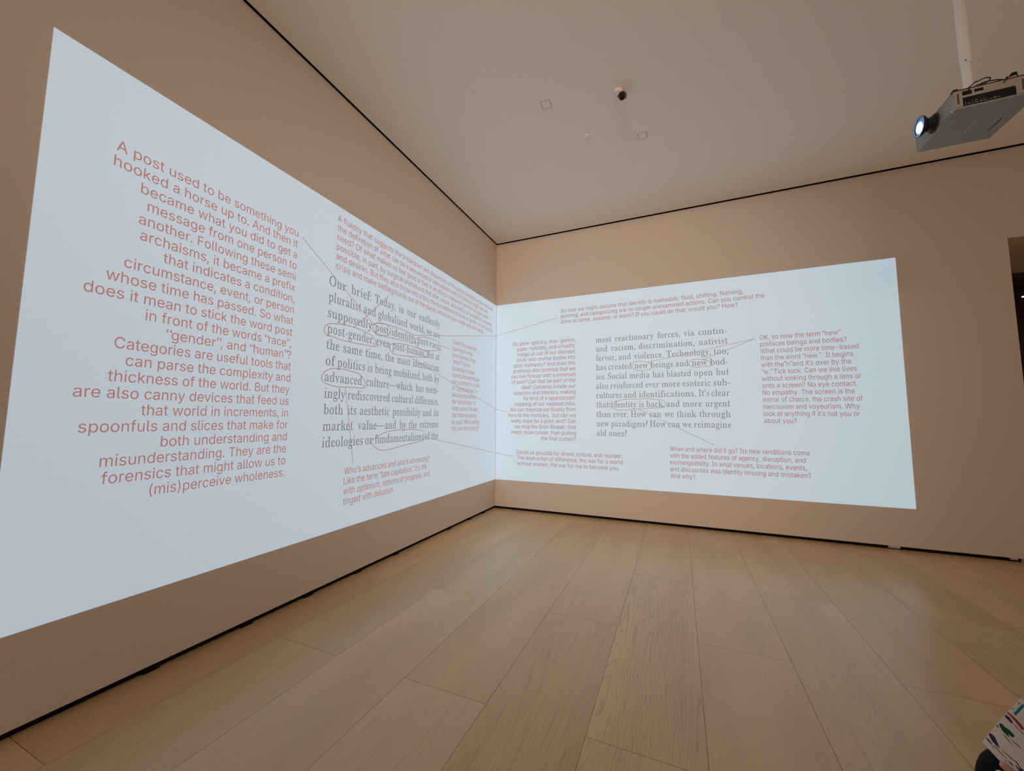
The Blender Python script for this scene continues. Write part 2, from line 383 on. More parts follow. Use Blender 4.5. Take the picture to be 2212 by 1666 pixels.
# ------------------------------------------------------------------ projected text
FONT = {"sans":{"a":[1026,[[164,71,106,154,81,260,93,380,142,461,204,509,296,547,684,612,716,634,726,677,697,793,654,836,607,859,498,872,406,855,318,801,264,722,108,768,150,849,207,912,275,958,431,1008,525,1013,630,1000,768,940,850,844,882,741,887,0,729,0,729,137,622,31,482,-19,310,-9,230,22],[283,174,354,133,449,120,551,133,630,174,686,232,718,303,726,500,649,471,393,430,299,390,259,349,243,290,249,229]]],
"b":[1119,[[139,0,139,1341,300,1341,300,842,412,958,519,1006,694,1005,825,950,928,851,998,711,1025,574,1021,385,999,284,946,168,871,78,776,14,636,-21,503,-9,402,44,311,155,295,155,295,0],[396,197,497,135,581,123,646,130,752,186,824,287,863,447,853,623,793,764,704,842,603,869,476,851,395,797,338,713,302,579,302,420,339,283]]],
"c":[1043,[[237,99,179,169,134,254,94,420,104,641,134,738,179,822,237,893,308,949,449,1004,635,1006,717,983,804,938,896,849,953,730,798,690,748,786,668,845,559,869,436,849,352,790,294,702,258,568,258,421,278,331,314,251,367,187,436,142,559,123,670,148,750,209,802,309,957,270,909,162,857,98,780,38,687,-2,601,-19,480,-18,389,4,308,43]]],
"d":[1119,[[228,98,131,253,93,421,104,645,132,742,174,826,229,896,319,965,398,998,516,1014,600,1006,681,975,739,931,819,842,819,1341,980,1341,980,0,824,0,824,155,808,155,748,72,692,26,634,-4,559,-20,454,-18,370,3,294,42],[353,200,454,136,516,124,603,130,709,184,781,283,820,445,809,627,750,767,661,843,539,869,433,851,351,794,294,709,258,575,258,422,295,287]]],
"e":[1065,[[236,99,178,169,133,253,94,418,104,637,133,734,177,819,234,891,303,947,444,1004,622,1007,775,950,871,867,941,743,973,608,978,446,197,446,197,582,891,582,816,533,804,648,767,744,707,816,642,854,563,870,457,859,370,815,306,745,272,674,253,577,255,415,282,300,351,198,473,132,589,123,681,144,761,201,806,278,962,239,921,150,869,89,784,30,702,-3,609,-20,489,-18,393,4,308,43]]],
"f":[669,[[601,1000,601,862,17,862,17,1000],[212,0,212,1138,222,1216,273,1308,373,1375,494,1397,624,1379,640,1374,599,1235,529,1249,450,1240,407,1212,382,1167,374,0]]],
"g":[1121,[[204,-278,133,-183,267,-107,358,-206,468,-251,630,-248,744,-198,791,-145,816,-73,821,180,807,180,747,100,692,56,559,14,455,16,373,35,231,121,132,266,93,429,104,649,132,744,175,827,230,896,321,965,399,998,517,1014,601,1006,682,975,751,922,811,841,825,841,825,1000,982,1000,981,-55,967,-142,937,-215,892,-275,813,-336,715,-375,605,-395,492,-395,374,-375,278,-334],[353,224,455,167,605,162,710,209,782,300,822,455,811,631,751,768,662,843,563,869,435,851,353,795,295,712,258,582,258,432,295,304]]],
"h":[1081,[[139,0,139,1341,300,1341,300,758,270,758,310,850,380,939,445,980,545,1010,649,1011,759,981,847,919,898,846,925,776,941,665,941,0,780,0,772,701,746,767,686,831,626,859,554,868,469,856,410,828,361,786,325,730,300,619,300,0]]],
"i":[439,[[139,0,139,1000,300,1000,300,0],[142,1198,117,1233,109,1285,150,1357,232,1380,308,1342,333,1263,292,1191,209,1168]]],
"j":[439,[[-26,-376,-26,-229,38,-226,88,-207,121,-168,137,-111,139,1000,300,1000,300,-79,288,-184,249,-270,186,-331,98,-367],[141,1198,116,1233,109,1285,149,1357,231,1380,307,1342,332,1263,291,1191,208,1168]]],
"k":[1004,[[290,360,290,558,318,558,750,1000,950,1000,485,526,467,526],[139,0,139,1341,300,1341,300,0],[775,0,390,490,504,603,981,0]]],
"l":[499,[[195,53,153,125,139,196,139,1341,300,1341,302,215,334,148,447,143,476,7,313,-3,245,17]]],
"m":[1608,[[139,0,139,1000,295,1000,296,779,284,779,319,868,373,937,454,991,546,1016,655,1009,740,967,824,851,846,777,824,777,858,861,914,930,987,980,1074,1011,1173,1017,1254,1003,1345,959,1402,902,1451,803,1467,701,1468,0,1307,0,1298,742,1273,797,1230,835,1161,865,1104,871,1026,860,963,827,917,777,891,712,884,0,723,0,719,725,701,777,653,832,586,864,526,871,455,861,391,828,340,775,308,702,300,0]]],
"n":[1080,[[139,0,139,1000,294,1000,295,758,270,758,343,899,401,955,469,990,545,1010,649,1011,796,961,886,866,935,723,941,0,780,0,772,701,746,767,686,831,626,859,554,868,469,856,410,828,361,786,325,730,300,619,300,0]]],
"o":[1095,[[237,99,179,169,134,254,94,420,104,641,134,738,179,822,237,893,308,949,449,1004,546,1014,645,1004,787,949,879,871,932,796,972,707,996,606,1004,456,990,350,961,254,916,169,858,99,787,43,705,4,613,-18,513,-21,419,-5,334,28],[352,201,456,135,595,126,712,174,792,269,837,421,829,614,769,758,678,840,571,869,456,857,367,804,304,721,262,592,256,445,286,310]]],
"p":[1119,[[139,-376,139,1000,295,1000,295,842,311,842,401,949,500,1001,635,1013,775,978,870,916,928,851,1008,678,1025,574,1025,421,975,223,929,143,849,59,750,3,666,-18,561,-20,470,3,392,53,300,155,300,-376],[396,197,497,135,581,123,646,130,752,186,824,287,863,447,853,623,793,764,704,842,603,869,476,851,395,797,338,713,302,579,302,420,339,283]]],
"q":[1119,[[228,98,131,253,91,459,111,678,144,771,209,874,271,934,345,978,426,1005,539,1013,619,1001,681,975,749,921,808,842,824,842,824,1000,980,1000,980,-376,819,-376,819,155,692,26,634,-4,559,-20,454,-18,370,3,294,42],[353,200,454,136,516,124,603,130,709,184,781,283,820,445,809,627,750,767,661,843,539,869,433,851,351,794,294,709,258,575,258,422,295,287]]],
"r":[683,[[139,0,139,1000,294,1000,294,846,304,846,355,929,438,988,518,1012,642,1012,642,850,528,858,448,842,370,794,324,734,300,642,300,0]]],
"s":[962,[[176,85,119,167,94,248,248,281,277,209,327,159,414,125,503,120,572,131,644,164,691,213,707,271,686,339,637,381,330,467,250,503,190,549,140,626,124,696,130,784,160,857,246,945,393,1004,566,1009,650,989,720,955,799,880,854,764,707,731,672,797,612,852,560,870,472,876,394,861,331,825,295,775,287,717,309,660,363,618,669,533,748,498,807,452,847,396,872,306,866,217,835,142,781,77,707,27,536,-19,337,-4,239,36]]],
"t":[599,[[537,1000,537,862,17,862,17,1000],[243,56,199,114,172,215,171,1242,332,1242,336,213,359,162,395,139,532,141,562,5,383,-7,304,15]]],
"u":[1081,[[234,81,172,177,141,306,139,1000,300,1000,308,299,334,233,394,169,455,141,527,132,612,144,671,172,719,214,755,271,780,381,780,1000,941,1000,941,0,786,0,786,242,810,242,770,149,718,79,656,31,586,1,481,-14,386,-3,303,28]]],
"v":[1026,[[428,0,46,1000,222,1000,452,364,542,55,485,55,575,364,804,1000,979,1000,597,0]]],
"w":[1495,[[363,0,59,1000,230,1000,385,441,462,109,435,109,469,268,664,1000,834,1000,1060,109,1032,109,1060,238,1266,1000,1436,1000,1132,0,971,0,729,890,766,890,524,0]]],
"x":[998,[[55,0,452,575,451,451,76,1000,264,1000,546,543,463,543,743,1000,927,1000,550,445,550,564,943,0,756,0,455,479,539,479,241,0]]],
"y":[1026,[[125,-365,162,-226,264,-236,327,-210,379,-140,428,-4,46,1000,222,1000,452,363,542,55,484,55,575,364,805,1000,979,1000,495,-240,432,-317,338,-369,231,-382]]],
"z":[1003,[[110,0,110,121,670,842,126,851,126,1000,877,1000,877,872,332,149,893,149,893,0]]],
"A":[1265,[[43,0,531,1341,728,1341,1221,0,1041,0,743,837,612,1261,646,1261,580,1037,224,0],[290,374,290,524,975,524,975,374]]],
"B":[1203,[[158,0,158,1341,670,1340,791,1322,867,1293,947,1238,1004,1165,1038,1080,1049,965,1033,874,994,805,939,754,830,703,830,691,910,672,973,637,1027,585,1070,517,1096,433,1101,334,1090,262,1055,176,955,73,794,12,650,0],[329,150,718,154,851,196,899,242,933,317,932,410,903,485,835,556,736,600,329,608],[329,752,663,754,787,796,852,860,881,932,882,1024,851,1099,789,1157,720,1182,329,1191]]],
"C":[1345,[[303,138,226,231,165,343,111,567,107,722,126,868,204,1074,332,1229,430,1295,541,1338,662,1358,779,1355,897,1329,1003,1281,1095,1212,1168,1123,1221,1016,1247,918,1077,918,1050,998,998,1077,929,1138,846,1179,674,1201,534,1167,460,1123,396,1063,316,929,276,752,287,512,330,381,397,277,485,201,589,155,753,142,903,188,1018,289,1077,423,1247,423,1222,326,1181,239,1112,146,1023,73,898,12,780,-14,620,-13,503,15,396,66]]],
"D":[1324,[[253,0,253,150,681,159,780,186,889,248,952,313,1012,423,1045,557,1052,673,1039,823,1012,921,953,1030,891,1094,787,1156,692,1182,246,1191,246,1341,689,1336,894,1280,995,1217,1078,1134,1143,1031,1188,910,1212,774,1212,572,1188,434,1142,313,1101,242,1022,152,924,81,849,46,627,1],[329,1341,329,0,158,0,158,1341]]],
"F":[1081,[[158,0,158,1341,973,1341,973,1191,329,1191,329,734,913,734,913,583,329,583,329,0]]],
"G":[1372,[[301,139,224,232,164,344,111,568,107,722,125,868,164,997,224,1109,300,1202,392,1275,575,1347,698,1359,801,1351,897,1328,1006,1278,1098,1206,1172,1117,1225,1013,1250,919,1076,919,1037,1010,983,1085,914,1143,831,1182,670,1201,533,1167,459,1124,396,1064,316,929,276,752,287,513,345,353,397,278,462,218,536,174,619,148,790,146,887,176,986,246,1066,371,1094,534,1145,525,745,525,745,674,1260,674,1250,409,1189,239,1127,155,1023,67,895,8,786,-14,622,-13,502,15,394,66]]],
"H":[1363,[[158,0,158,1341,329,1341,329,761,1034,761,1034,1341,1204,1341,1204,0,1034,0,1034,611,329,611,329,0]]],
"I":[792,[[82,0,82,150,311,150,311,1191,82,1191,82,1341,710,1341,710,1191,482,1191,482,150,710,150,710,0]]],
"K":[1230,[[275,383,275,570,472,813,959,1341,1182,1341],[158,0,158,1341,329,1341,329,0],[981,0,495,683,601,815,1183,0]]],
"L":[1036,[[158,0,158,1341,329,1341,329,150,952,150,952,0]]],
"N":[1380,[[158,0,158,1341,359,1341,949,410,1091,145,1068,141,1052,429,1051,1341,1221,1341,1221,0,1020,0,450,901,284,1192,314,1196,329,786,329,0]]],
"O":[1406,[[304,138,227,231,166,343,111,567,107,722,126,868,204,1074,333,1229,431,1295,541,1338,661,1358,788,1354,905,1326,1011,1275,1104,1202,1203,1074,1256,956,1289,821,1299,618,1280,472,1241,343,1181,231,1104,138,1011,66,905,15,788,-13,620,-13,503,15,396,66],[418,255,486,201,562,163,645,143,762,143,871,174,945,216,1009,276,1061,351,1102,443,1126,549,1133,712,1120,829,1090,931,1045,1017,989,1087,896,1155,762,1198,589,1186,510,1155,439,1106,345,989,287,828,276,587,317,411,362,325]]],
"S":[1177,[[201,118,131,227,101,360,275,360,298,273,349,207,422,162,530,133,656,134,754,159,833,205,887,270,910,383,897,438,866,482,749,552,406,656,277,722,172,833,142,918,137,982,152,1088,198,1180,269,1256,363,1312,474,1347,631,1358,753,1341,858,1300,944,1239,1008,1162,1039,1095,1057,996,889,996,861,1086,797,1153,705,1195,572,1208,458,1187,371,1137,312,1050,306,958,335,890,418,826,821,695,916,647,986,592,1049,504,1074,410,1068,286,1032,190,968,106,879,41,764,-3,664,-20,519,-20,392,3,285,51]]],
"T":[1183,[[508,0,508,1191,84,1191,84,1341,1099,1341,1099,1191,677,1191,677,0]]],
"W":[1809,[[409,0,43,1341,217,1341,447,450,519,104,499,104,549,350,807,1341,1001,1341,1239,434,1311,104,1287,104,1334,333,1590,1341,1765,1341,1398,0,1201,0,958,894,886,1252,922,1252,873,993,608,0]]],
"R":[1184,[[158,0,158,1341,696,1338,795,1320,903,1274,985,1206,1051,1093,1078,958,1067,815,1016,693,947,617,851,560,730,528,254,521,254,672,641,673,750,690,815,721,863,765,893,822,908,890,906,985,887,1052,841,1119,784,1159,664,1190,329,1192,329,0],[931,0,607,604,798,604,1128,0]]],
"E":[1104,[[158,0,158,1341,982,1341,982,1191,329,1191,329,753,937,753,937,603,329,603,329,150,989,150,989,0]]],
",":[495,[[99,-315,178,187,361,187,222,-315]]],
".":[495,[[166,23,139,62,131,108,139,155,166,194,205,220,251,229,298,220,337,194,363,155,372,108,363,62,337,23,298,-3,251,-12,205,-3]]],
"?":[945,[[348,400,358,549,386,636,442,710,593,817,650,880,687,975,678,1084,653,1132,605,1178,484,1217,387,1204,316,1164,265,1096,242,997,72,997,88,1103,158,1231,271,1316,441,1358,602,1342,731,1275,817,1169,851,1056,842,906,818,840,765,765,547,584,519,517,510,400],[347,23,320,62,311,108,320,154,347,193,385,219,432,228,478,219,517,193,543,154,552,108,543,62,517,23,478,-3,432,-12,385,-3]]],
"“":[648,[[574,922,623,894,677,892,738,921,763,959,772,1012,755,1075,710,1117,666,1130,674,1241,698,1292,746,1344,746,1382,609,1305,533,1180,520,1039,539,972],[138,922,187,894,241,892,302,921,327,959,336,1012,319,1075,274,1117,230,1130,238,1241,262,1292,310,1344,310,1382,173,1305,97,1180,84,1039,103,972]]],
"”":[648,[[544,890,681,967,757,1092,772,1196,763,1268,716,1350,667,1378,613,1380,570,1364,538,1334,520,1288,535,1197,580,1155,624,1142,616,1031,592,980,544,928],[108,890,245,967,321,1092,336,1196,327,1268,280,1350,231,1378,177,1380,134,1364,102,1334,84,1288,99,1197,144,1155,188,1142,180,1031,156,980,108,928]]],
"’":[332,[[118,890,255,967,331,1092,346,1196,337,1268,290,1350,241,1378,187,1380,144,1364,112,1334,94,1288,109,1197,154,1155,198,1142,190,1031,166,980,118,928]]],
"-":[1194,[[888,644,888,495,301,495,301,644]]],
"(":[720,[[465,-253,345,-7,268,245,239,445,242,696,311,1050,433,1364,465,1421,622,1421,529,1204,459,977,414,753,399,545,412,363,453,176,522,-27,622,-253]]],
")":[720,[[98,-253,200,-23,269,181,308,367,321,545,306,753,262,977,191,1204,98,1421,255,1421,360,1199,439,933,481,657,477,393,410,90,353,-59,255,-253]]],
" ":[495,[]]},
"ser":{"a":[1108,[[183,67,139,150,132,230,148,305,199,381,292,467,439,552,545,589,670,592,699,695,672,846,635,895,565,935,444,946,343,914,310,845,345,769,344,727,318,692,260,668,200,676,164,719,154,790,188,872,263,968,405,1026,577,1031,749,967,837,889,874,785,887,150,937,105,1036,139,1065,89,1003,39,915,62,873,28,833,45,750,43,646,133,608,80,550,36,486,9,397,-3,262,24],[378,129,434,105,487,106,591,155,662,166,690,192,701,460,668,570,615,560,484,476,377,376,349,328,325,227]]],
"b":[1162,[[132,-40,200,263,200,1327,190,1381,150,1437,20,1486,22,1557,116,1552,266,1498,426,1528,385,1340,385,1021,409,928,466,907,485,944,531,979,637,1015,739,1009,834,974,910,916,968,837,1016,714,1035,599,1032,426,995,264,922,126,834,37,704,-25,546,-29,423,25,335,124,293,100,174,-42],[412,154,528,60,616,50,687,72,729,103,800,217,848,428,844,656,778,825,692,893,581,901,500,868,418,858,393,828,384,219]]],
"c":[946,[[267,111,176,246,129,417,134,619,179,772,266,904,382,994,528,1037,670,1020,770,955,817,901,845,830,841,743,820,722,773,710,699,725,682,755,669,866,643,915,600,944,503,947,432,909,369,825,321,690,306,487,335,336,374,253,428,189,556,121,623,114,715,129,794,169,875,237,923,196,880,138,784,56,620,-6,502,-7,420,11,349,44]]],
"d":[1193,[[272,63,174,211,130,409,144,652,214,848,302,948,416,1007,506,1019,575,1008,669,959,697,909,759,933,778,993,775,1369,752,1409,707,1444,562,1486,563,1558,711,1548,855,1471,913,1479,1008,1528,966,1340,964,201,998,137,1143,91,1142,32,1047,34,908,82,730,-22,750,99,734,150,690,118,681,73,640,27,532,-18,398,-10],[419,130,483,94,564,92,736,178,768,208,781,274,782,783,773,827,747,857,561,907,488,901,404,843,357,758,319,595,318,395,353,234]]],
"e":[970,[[281,92,188,220,140,365,129,541,164,754,249,904,361,995,491,1035,636,1012,736,947,805,854,899,550,763,572,644,538,525,532,351,565,317,461,343,319,390,231,456,163,577,123,643,125,735,156,870,283,922,234,880,169,784,72,617,0,439,6,365,33],[353,587,484,620,660,607,684,668,684,742,650,860,594,931,553,948,487,948,400,887,352,793,324,681,326,637]]],
"f":[688,[[43,-5,42,55,199,111,221,135,231,189,228,832,198,920,53,893,53,999,197,970,228,1065,255,1352,344,1496,474,1581,561,1593,655,1579,726,1534,791,1434,809,1360,793,1264,740,1225,654,1252,635,1307,655,1453,613,1495,538,1494,486,1459,443,1376,414,1135,423,1034,447,970,654,998,654,894,447,921,424,862,414,773,422,160,447,120,495,86,648,57,647,-5,494,1,315,68,167,4]]],
"g":[1054,[[138,-386,83,-310,79,-212,148,-125,243,-89,202,-9,149,50,134,112,208,189,268,325,334,356,233,436,152,552,131,705,144,781,176,853,289,967,445,1031,616,1022,689,989,746,935,781,930,901,970,1018,977,1018,867,890,882,838,873,875,724,878,618,849,514,792,436,704,369,609,334,511,327,384,345,297,205,311,151,359,117,744,99,842,77,907,44,958,-8,989,-99,991,-199,957,-301,910,-362,822,-423,707,-465,596,-482,327,-475,215,-440],[397,447,472,409,557,413,630,463,678,551,699,662,681,810,646,880,557,944,472,948,415,921,361,858,329,781,312,698,317,627,348,525],[243,-313,323,-366,420,-391,595,-392,718,-370,828,-301,860,-225,859,-159,822,-99,752,-69,341,-62,301,-72,276,-104,222,-226,218,-266]]],
"h":[1227,[[54,-5,53,55,170,92,228,160,234,807,228,1359,214,1399,174,1440,55,1489,56,1558,179,1543,328,1470,456,1528,415,1347,422,888,454,823,513,862,526,913,558,947,698,1003,843,985,926,938,973,865,999,755,1005,161,1061,93,1177,55,1175,-5,1084,-1,911,47,738,-1,647,-5,646,55,723,69,787,116,820,237,814,765,775,849,731,877,686,883,451,819,413,772,416,161,471,93,586,55,584,-5,493,0,319,47,145,-1]]],
"i":[639,[[260,1295,226,1362,240,1456,293,1504,365,1501,418,1437,414,1331,388,1295,346,1272,303,1272],[54,-5,53,55,139,77,199,111,228,160,232,210,230,833,217,870,178,908,60,943,63,1005,155,999,331,930,458,980,417,824,418,161,471,94,586,55,584,-5,493,0,319,48,145,-1]]],
"j":[675,[[278,1301,243,1367,253,1451,304,1505,382,1505,440,1430,428,1329,364,1277,320,1277],[-48,-436,-134,-290,-134,-215,-107,-163,-48,-144,27,-179,42,-241,13,-336,44,-383,100,-398,157,-387,204,-348,246,-256,263,-150,265,827,250,867,207,906,66,944,67,1006,189,999,366,931,493,980,452,822,451,-69,426,-263,360,-374,223,-470,74,-486,-1,-467]]],
"k":[1156,[[52,-5,51,55,159,86,222,142,235,477,229,1356,218,1398,180,1442,60,1487,63,1557,155,1551,330,1470,456,1528,415,1341,414,722,423,603,460,504,579,568,651,709,788,885,788,909,769,926,656,943,658,1006,872,993,1117,1005,1118,943,1023,923,919,878,781,733,702,674,745,546,950,251,1105,103,1218,55,1216,-5,1094,4,887,54,739,0,675,-5,674,56,778,74,816,113,818,137,634,406,534,507,425,452,414,179,422,144,457,103,586,55,584,-5,493,0,318,47,144,-1]]],
"l":[643,[[54,-5,53,55,139,77,199,111,228,160,232,209,230,1355,219,1396,181,1439,59,1486,61,1557,154,1551,331,1470,458,1528,416,1304,416,179,423,144,458,103,586,55,584,-5,493,0,319,48,145,-1]]],
"m":[1786,[[54,-5,53,55,170,92,227,160,233,786,230,835,203,883,132,926,55,945,56,1006,178,993,325,932,450,979,429,882,453,821,507,858,521,910,571,959,706,1005,813,991,887,959,1032,822,1065,885,1116,940,1175,977,1259,1002,1404,986,1451,966,1512,906,1559,756,1565,161,1618,93,1733,55,1731,-5,1637,1,1517,55,1457,65,1307,1,1212,-5,1211,55,1339,104,1374,144,1381,179,1375,765,1358,820,1325,861,1248,882,1170,867,1029,796,1001,774,987,706,988,161,1039,95,1153,55,1151,-5,1058,1,910,64,851,53,732,1,639,-5,637,55,765,104,799,144,806,179,803,764,785,818,752,860,675,882,457,809,417,769,413,162,464,95,577,55,575,-5,481,2,330,66,149,0]]],
"n":[1227,[[54,-5,53,55,170,92,228,160,234,786,231,835,203,883,132,926,55,945,56,1006,179,992,328,930,456,978,433,889,458,828,512,865,540,934,655,995,783,1001,926,938,973,865,999,755,1005,161,1061,93,1177,55,1175,-5,1084,-1,911,47,738,-1,647,-5,646,55,723,69,787,116,820,237,814,765,775,849,731,877,686,883,604,867,445,800,421,770,416,729,416,161,471,93,586,55,584,-5,493,0,319,47,145,-1]]],
"o":[1084,[[277,72,177,220,132,398,132,596,177,775,277,923,393,1005,541,1038,674,1013,758,965,825,903,877,831,926,721,951,599,957,461,941,332,905,215,845,113,783,47,645,-26,543,-38,440,-25,350,12],[433,84,522,43,584,46,637,71,717,176,759,336,770,565,728,782,665,898,617,939,563,956,482,947,416,897,355,781,322,629,312,463,330,310,369,176]]],
"p":[1197,[[52,-485,50,-422,178,-372,228,-316,235,154,226,832,182,901,57,947,58,1006,148,1001,319,952,404,960,442,979,427,898,455,829,512,929,618,1000,743,1015,863,975,921,932,983,853,1018,782,1054,643,1058,409,994,173,897,49,785,-10,694,-22,622,-12,526,41,497,94,438,75,418,17,422,-304,454,-350,504,-383,642,-419,641,-484,491,-476,346,-428,288,-432,143,-481],[434,163,582,101,678,90,768,131,836,237,873,399,870,638,814,812,737,887,616,894,522,829,443,796,421,768,413,211]]],
"q":[1173,[[558,-485,558,-418,700,-387,771,-329,784,-220,772,33,759,63,700,85,667,36,602,0,457,-15,356,11,258,81,188,182,139,339,131,537,162,703,213,820,266,895,348,969,448,1020,548,1037,658,1018,760,959,795,901,832,873,874,897,993,1044,1036,1042,968,730,968,-286,976,-325,1013,-370,1146,-419,1145,-484,1054,-481,881,-427,823,-433,707,-478],[404,154,473,106,549,92,729,131,775,169,783,778,756,843,639,936,552,946,461,912,386,821,343,708,317,559,319,378,353,239]]],
"r":[926,[[54,-5,53,55,139,77,199,111,229,160,232,210,228,833,215,871,175,909,60,943,63,1005,153,1000,297,952,383,957,451,980,426,865,467,791,514,884,590,948,737,984,834,955,872,907,886,845,878,817,833,777,751,773,693,839,629,849,455,768,421,700,422,159,443,122,489,91,642,56,641,-5,492,2,347,49,145,-1]]],
"s":[929,[[111,-31,123,113,111,343,173,344,238,164,298,106,385,63,472,52,552,69,610,113,644,189,637,271,586,349,300,510,199,609,169,672,159,740,168,824,202,902,287,989,380,1029,503,1035,686,978,712,988,740,1041,791,1038,790,710,732,710,693,817,652,879,521,946,434,946,374,921,331,876,311,806,320,744,368,679,659,519,752,428,782,354,792,253,781,175,744,93,654,7,560,-28,416,-29,222,34,191,15,167,-33]]],
"t":[736,[[266,64,232,132,220,202,215,840,187,923,74,907,88,956,197,985,230,1012,413,1437,469,1436,425,1066,442,976,668,999,668,899,436,926,413,868,405,212,441,144,507,121,592,148,663,245,721,215,663,103,606,47,541,12,397,7]]],
"u":[1208,[[279,58,237,128,213,239,205,839,146,907,31,945,33,1006,127,1000,277,954,437,979,395,824,396,237,436,146,529,109,616,123,742,170,778,198,795,271,792,842,728,910,605,944,606,1006,726,998,899,931,1023,980,982,821,982,185,1031,130,1165,98,1164,38,901,63,747,-22,767,103,751,154,707,124,691,78,659,46,533,-6,389,3]]],
"v":[987,[[459,-33,387,293,201,765,162,835,110,883,57,922,-14,943,-12,1005,111,993,290,935,349,949,439,998,533,1006,533,943,408,922,357,867,502,485,531,433,596,372,777,877,770,908,745,927,651,943,651,1006,987,1006,988,947,911,916,879,878,691,419,586,298,515,-33]]],
"w":[1400,[[394,-33,320,320,152,763,92,867,-39,944,-38,1004,55,996,236,936,296,949,386,997,449,1005,452,944,338,909,308,866,443,497,472,446,537,386,613,597,717,711,737,754,686,870,609,927,535,947,537,1006,865,965,1045,1005,1046,942,945,920,893,870,1004,522,1081,430,1247,887,1233,922,1141,947,1143,1006,1439,1006,1441,948,1383,928,1351,891,1193,497,1072,351,982,-35,929,-35,863,374,797,567,719,657,641,439,523,293,450,-33]]],
"x":[1028,[[11,-5,10,52,160,128,323,347,431,438,395,546,249,775,139,881,8,943,9,1005,131,996,337,943,484,1000,548,1006,549,944,433,919,404,866,514,684,589,626,760,906,729,930,641,945,643,1006,1007,1007,1008,950,873,885,712,682,603,595,638,488,797,238,924,107,1035,52,1032,-5,911,6,705,61,559,0,496,-5,494,55,616,81,641,98,649,129,539,322,448,404,409,360,393,305,270,110,299,67,386,51,384,-6]]],
"y":[968,[[70,-408,27,-305,30,-247,48,-211,115,-191,168,-201,196,-231,194,-292,211,-328,247,-346,287,-338,378,-227,454,-15,392,280,194,775,167,828,117,874,42,927,-23,945,-20,1006,104,994,283,937,343,949,432,997,526,1005,527,943,399,915,354,863,503,474,533,422,598,360,769,892,750,924,648,943,649,1005,969,1005,971,944,909,922,876,883,705,421,592,273,524,-80,472,-224,406,-351,336,-429,258,-463,169,-454]]],
"z":[944,[[40,-1,41,45,225,250,519,768,553,851,561,935,333,917,247,891,190,827,143,692,80,693,109,992,463,1003,644,942,884,998,879,939,719,757,426,239,392,156,385,69,594,89,702,120,773,195,834,352,895,350,853,12,482,-1,306,62]]],
"O":[1693,[[406,142,317,246,250,363,179,626,173,770,190,909,279,1193,336,1295,432,1416,520,1493,621,1552,733,1587,855,1598,972,1585,1080,1548,1207,1465,1312,1358,1395,1232,1468,1054,1510,879,1520,697,1497,525,1444,363,1377,245,1260,115,1141,32,998,-22,840,-39,686,-20,548,35],[583,163,656,103,769,53,939,53,1015,81,1153,201,1261,419,1295,565,1308,733,1295,901,1252,1081,1177,1260,1109,1360,1036,1430,922,1490,838,1501,752,1489,675,1455,605,1398,495,1231,430,1057,388,818,397,567,470,329]]],
"T":[1364,[[292,-4,292,61,394,72,480,103,541,147,569,198,569,1362,521,1484,327,1439,226,1395,184,1355,156,1298,96,1023,31,1024,54,1412,47,1536,124,1528,454,1555,634,1504,753,1512,903,1555,1233,1528,1310,1537,1327,1021,1264,1020,1203,1302,1161,1372,1120,1401,1028,1440,828,1481,782,1362,781,197,809,146,869,100,954,72,1061,61,1061,-4,881,2,676,60,618,54,472,3]]],
"B":[1426,[[48,-4,48,60,226,106,284,153,308,203,317,801,314,1278,300,1352,258,1403,183,1452,44,1484,46,1557,200,1551,410,1482,470,1489,590,1545,680,1557,843,1546,955,1508,1107,1397,1152,1342,1194,1226,1197,1096,1172,996,1110,920,1000,840,912,799,1094,705,1154,660,1231,570,1260,478,1263,384,1242,279,1212,216,1131,127,1054,72,876,7,617,2,469,54,409,59,201,1],[550,788,606,786,648,812,836,853,913,932,970,1033,989,1179,952,1296,880,1399,800,1448,726,1463,627,1454,553,1413,517,1356,514,901],[547,135,666,85,808,90,928,146,1008,250,1049,391,1033,505,949,637,853,711,552,773,518,685,513,626,512,209]]],
"S":[1258,[[136,-37,160,146,135,511,203,511,274,255,317,178,415,109,517,65,664,52,790,85,898,186,936,308,924,414,847,529,405,773,324,838,252,925,211,1043,203,1185,226,1309,276,1418,373,1526,504,1587,612,1598,721,1585,966,1490,1006,1515,1031,1597,1095,1595,1076,1383,1097,1029,1037,1028,970,1263,926,1347,821,1436,713,1490,574,1501,467,1458,391,1369,357,1238,376,1103,451,987,547,921,914,735,1044,608,1088,512,1105,398,1094,282,1052,178,930,48,773,-20,660,-35,511,-27,253,63,231,45,198,-38]]],
"I":[840,[[39,-4,39,60,236,114,293,163,313,214,317,1221,312,1324,273,1403,178,1459,39,1482,39,1557,192,1554,341,1507,460,1505,639,1554,792,1557,793,1483,674,1464,599,1433,543,1381,520,1324,514,230,522,179,570,129,664,86,797,59,796,-4,642,0,493,38,373,41,193,1]]],
"H":[1686,[[46,-4,45,60,224,104,283,149,308,199,318,770,307,1326,279,1381,222,1429,142,1465,47,1483,48,1557,203,1550,355,1489,416,1482,628,1552,783,1557,784,1484,621,1441,558,1401,521,1352,513,896,553,773,708,806,799,808,981,806,1135,773,1175,896,1168,1351,1133,1400,1070,1441,904,1484,905,1557,1060,1552,1272,1482,1332,1489,1483,1550,1638,1557,1639,1483,1463,1431,1407,1382,1381,1327,1370,770,1380,202,1404,154,1461,108,1543,75,1639,60,1638,-4,1483,2,1332,54,1272,59,1060,1,905,-4,905,60,1082,101,1142,145,1169,196,1175,622,1135,746,981,713,799,711,708,713,553,746,513,622,519,199,544,149,602,104,784,60,783,-4,633,0,487,39,371,41,196,0]]],
",":[474,[[128,-271,188,-247,283,-177,365,-38,381,56,370,143,317,233,261,262,201,264,155,246,102,169,117,74,163,31,206,22,211,-9,201,-111,173,-177,128,-227]]],
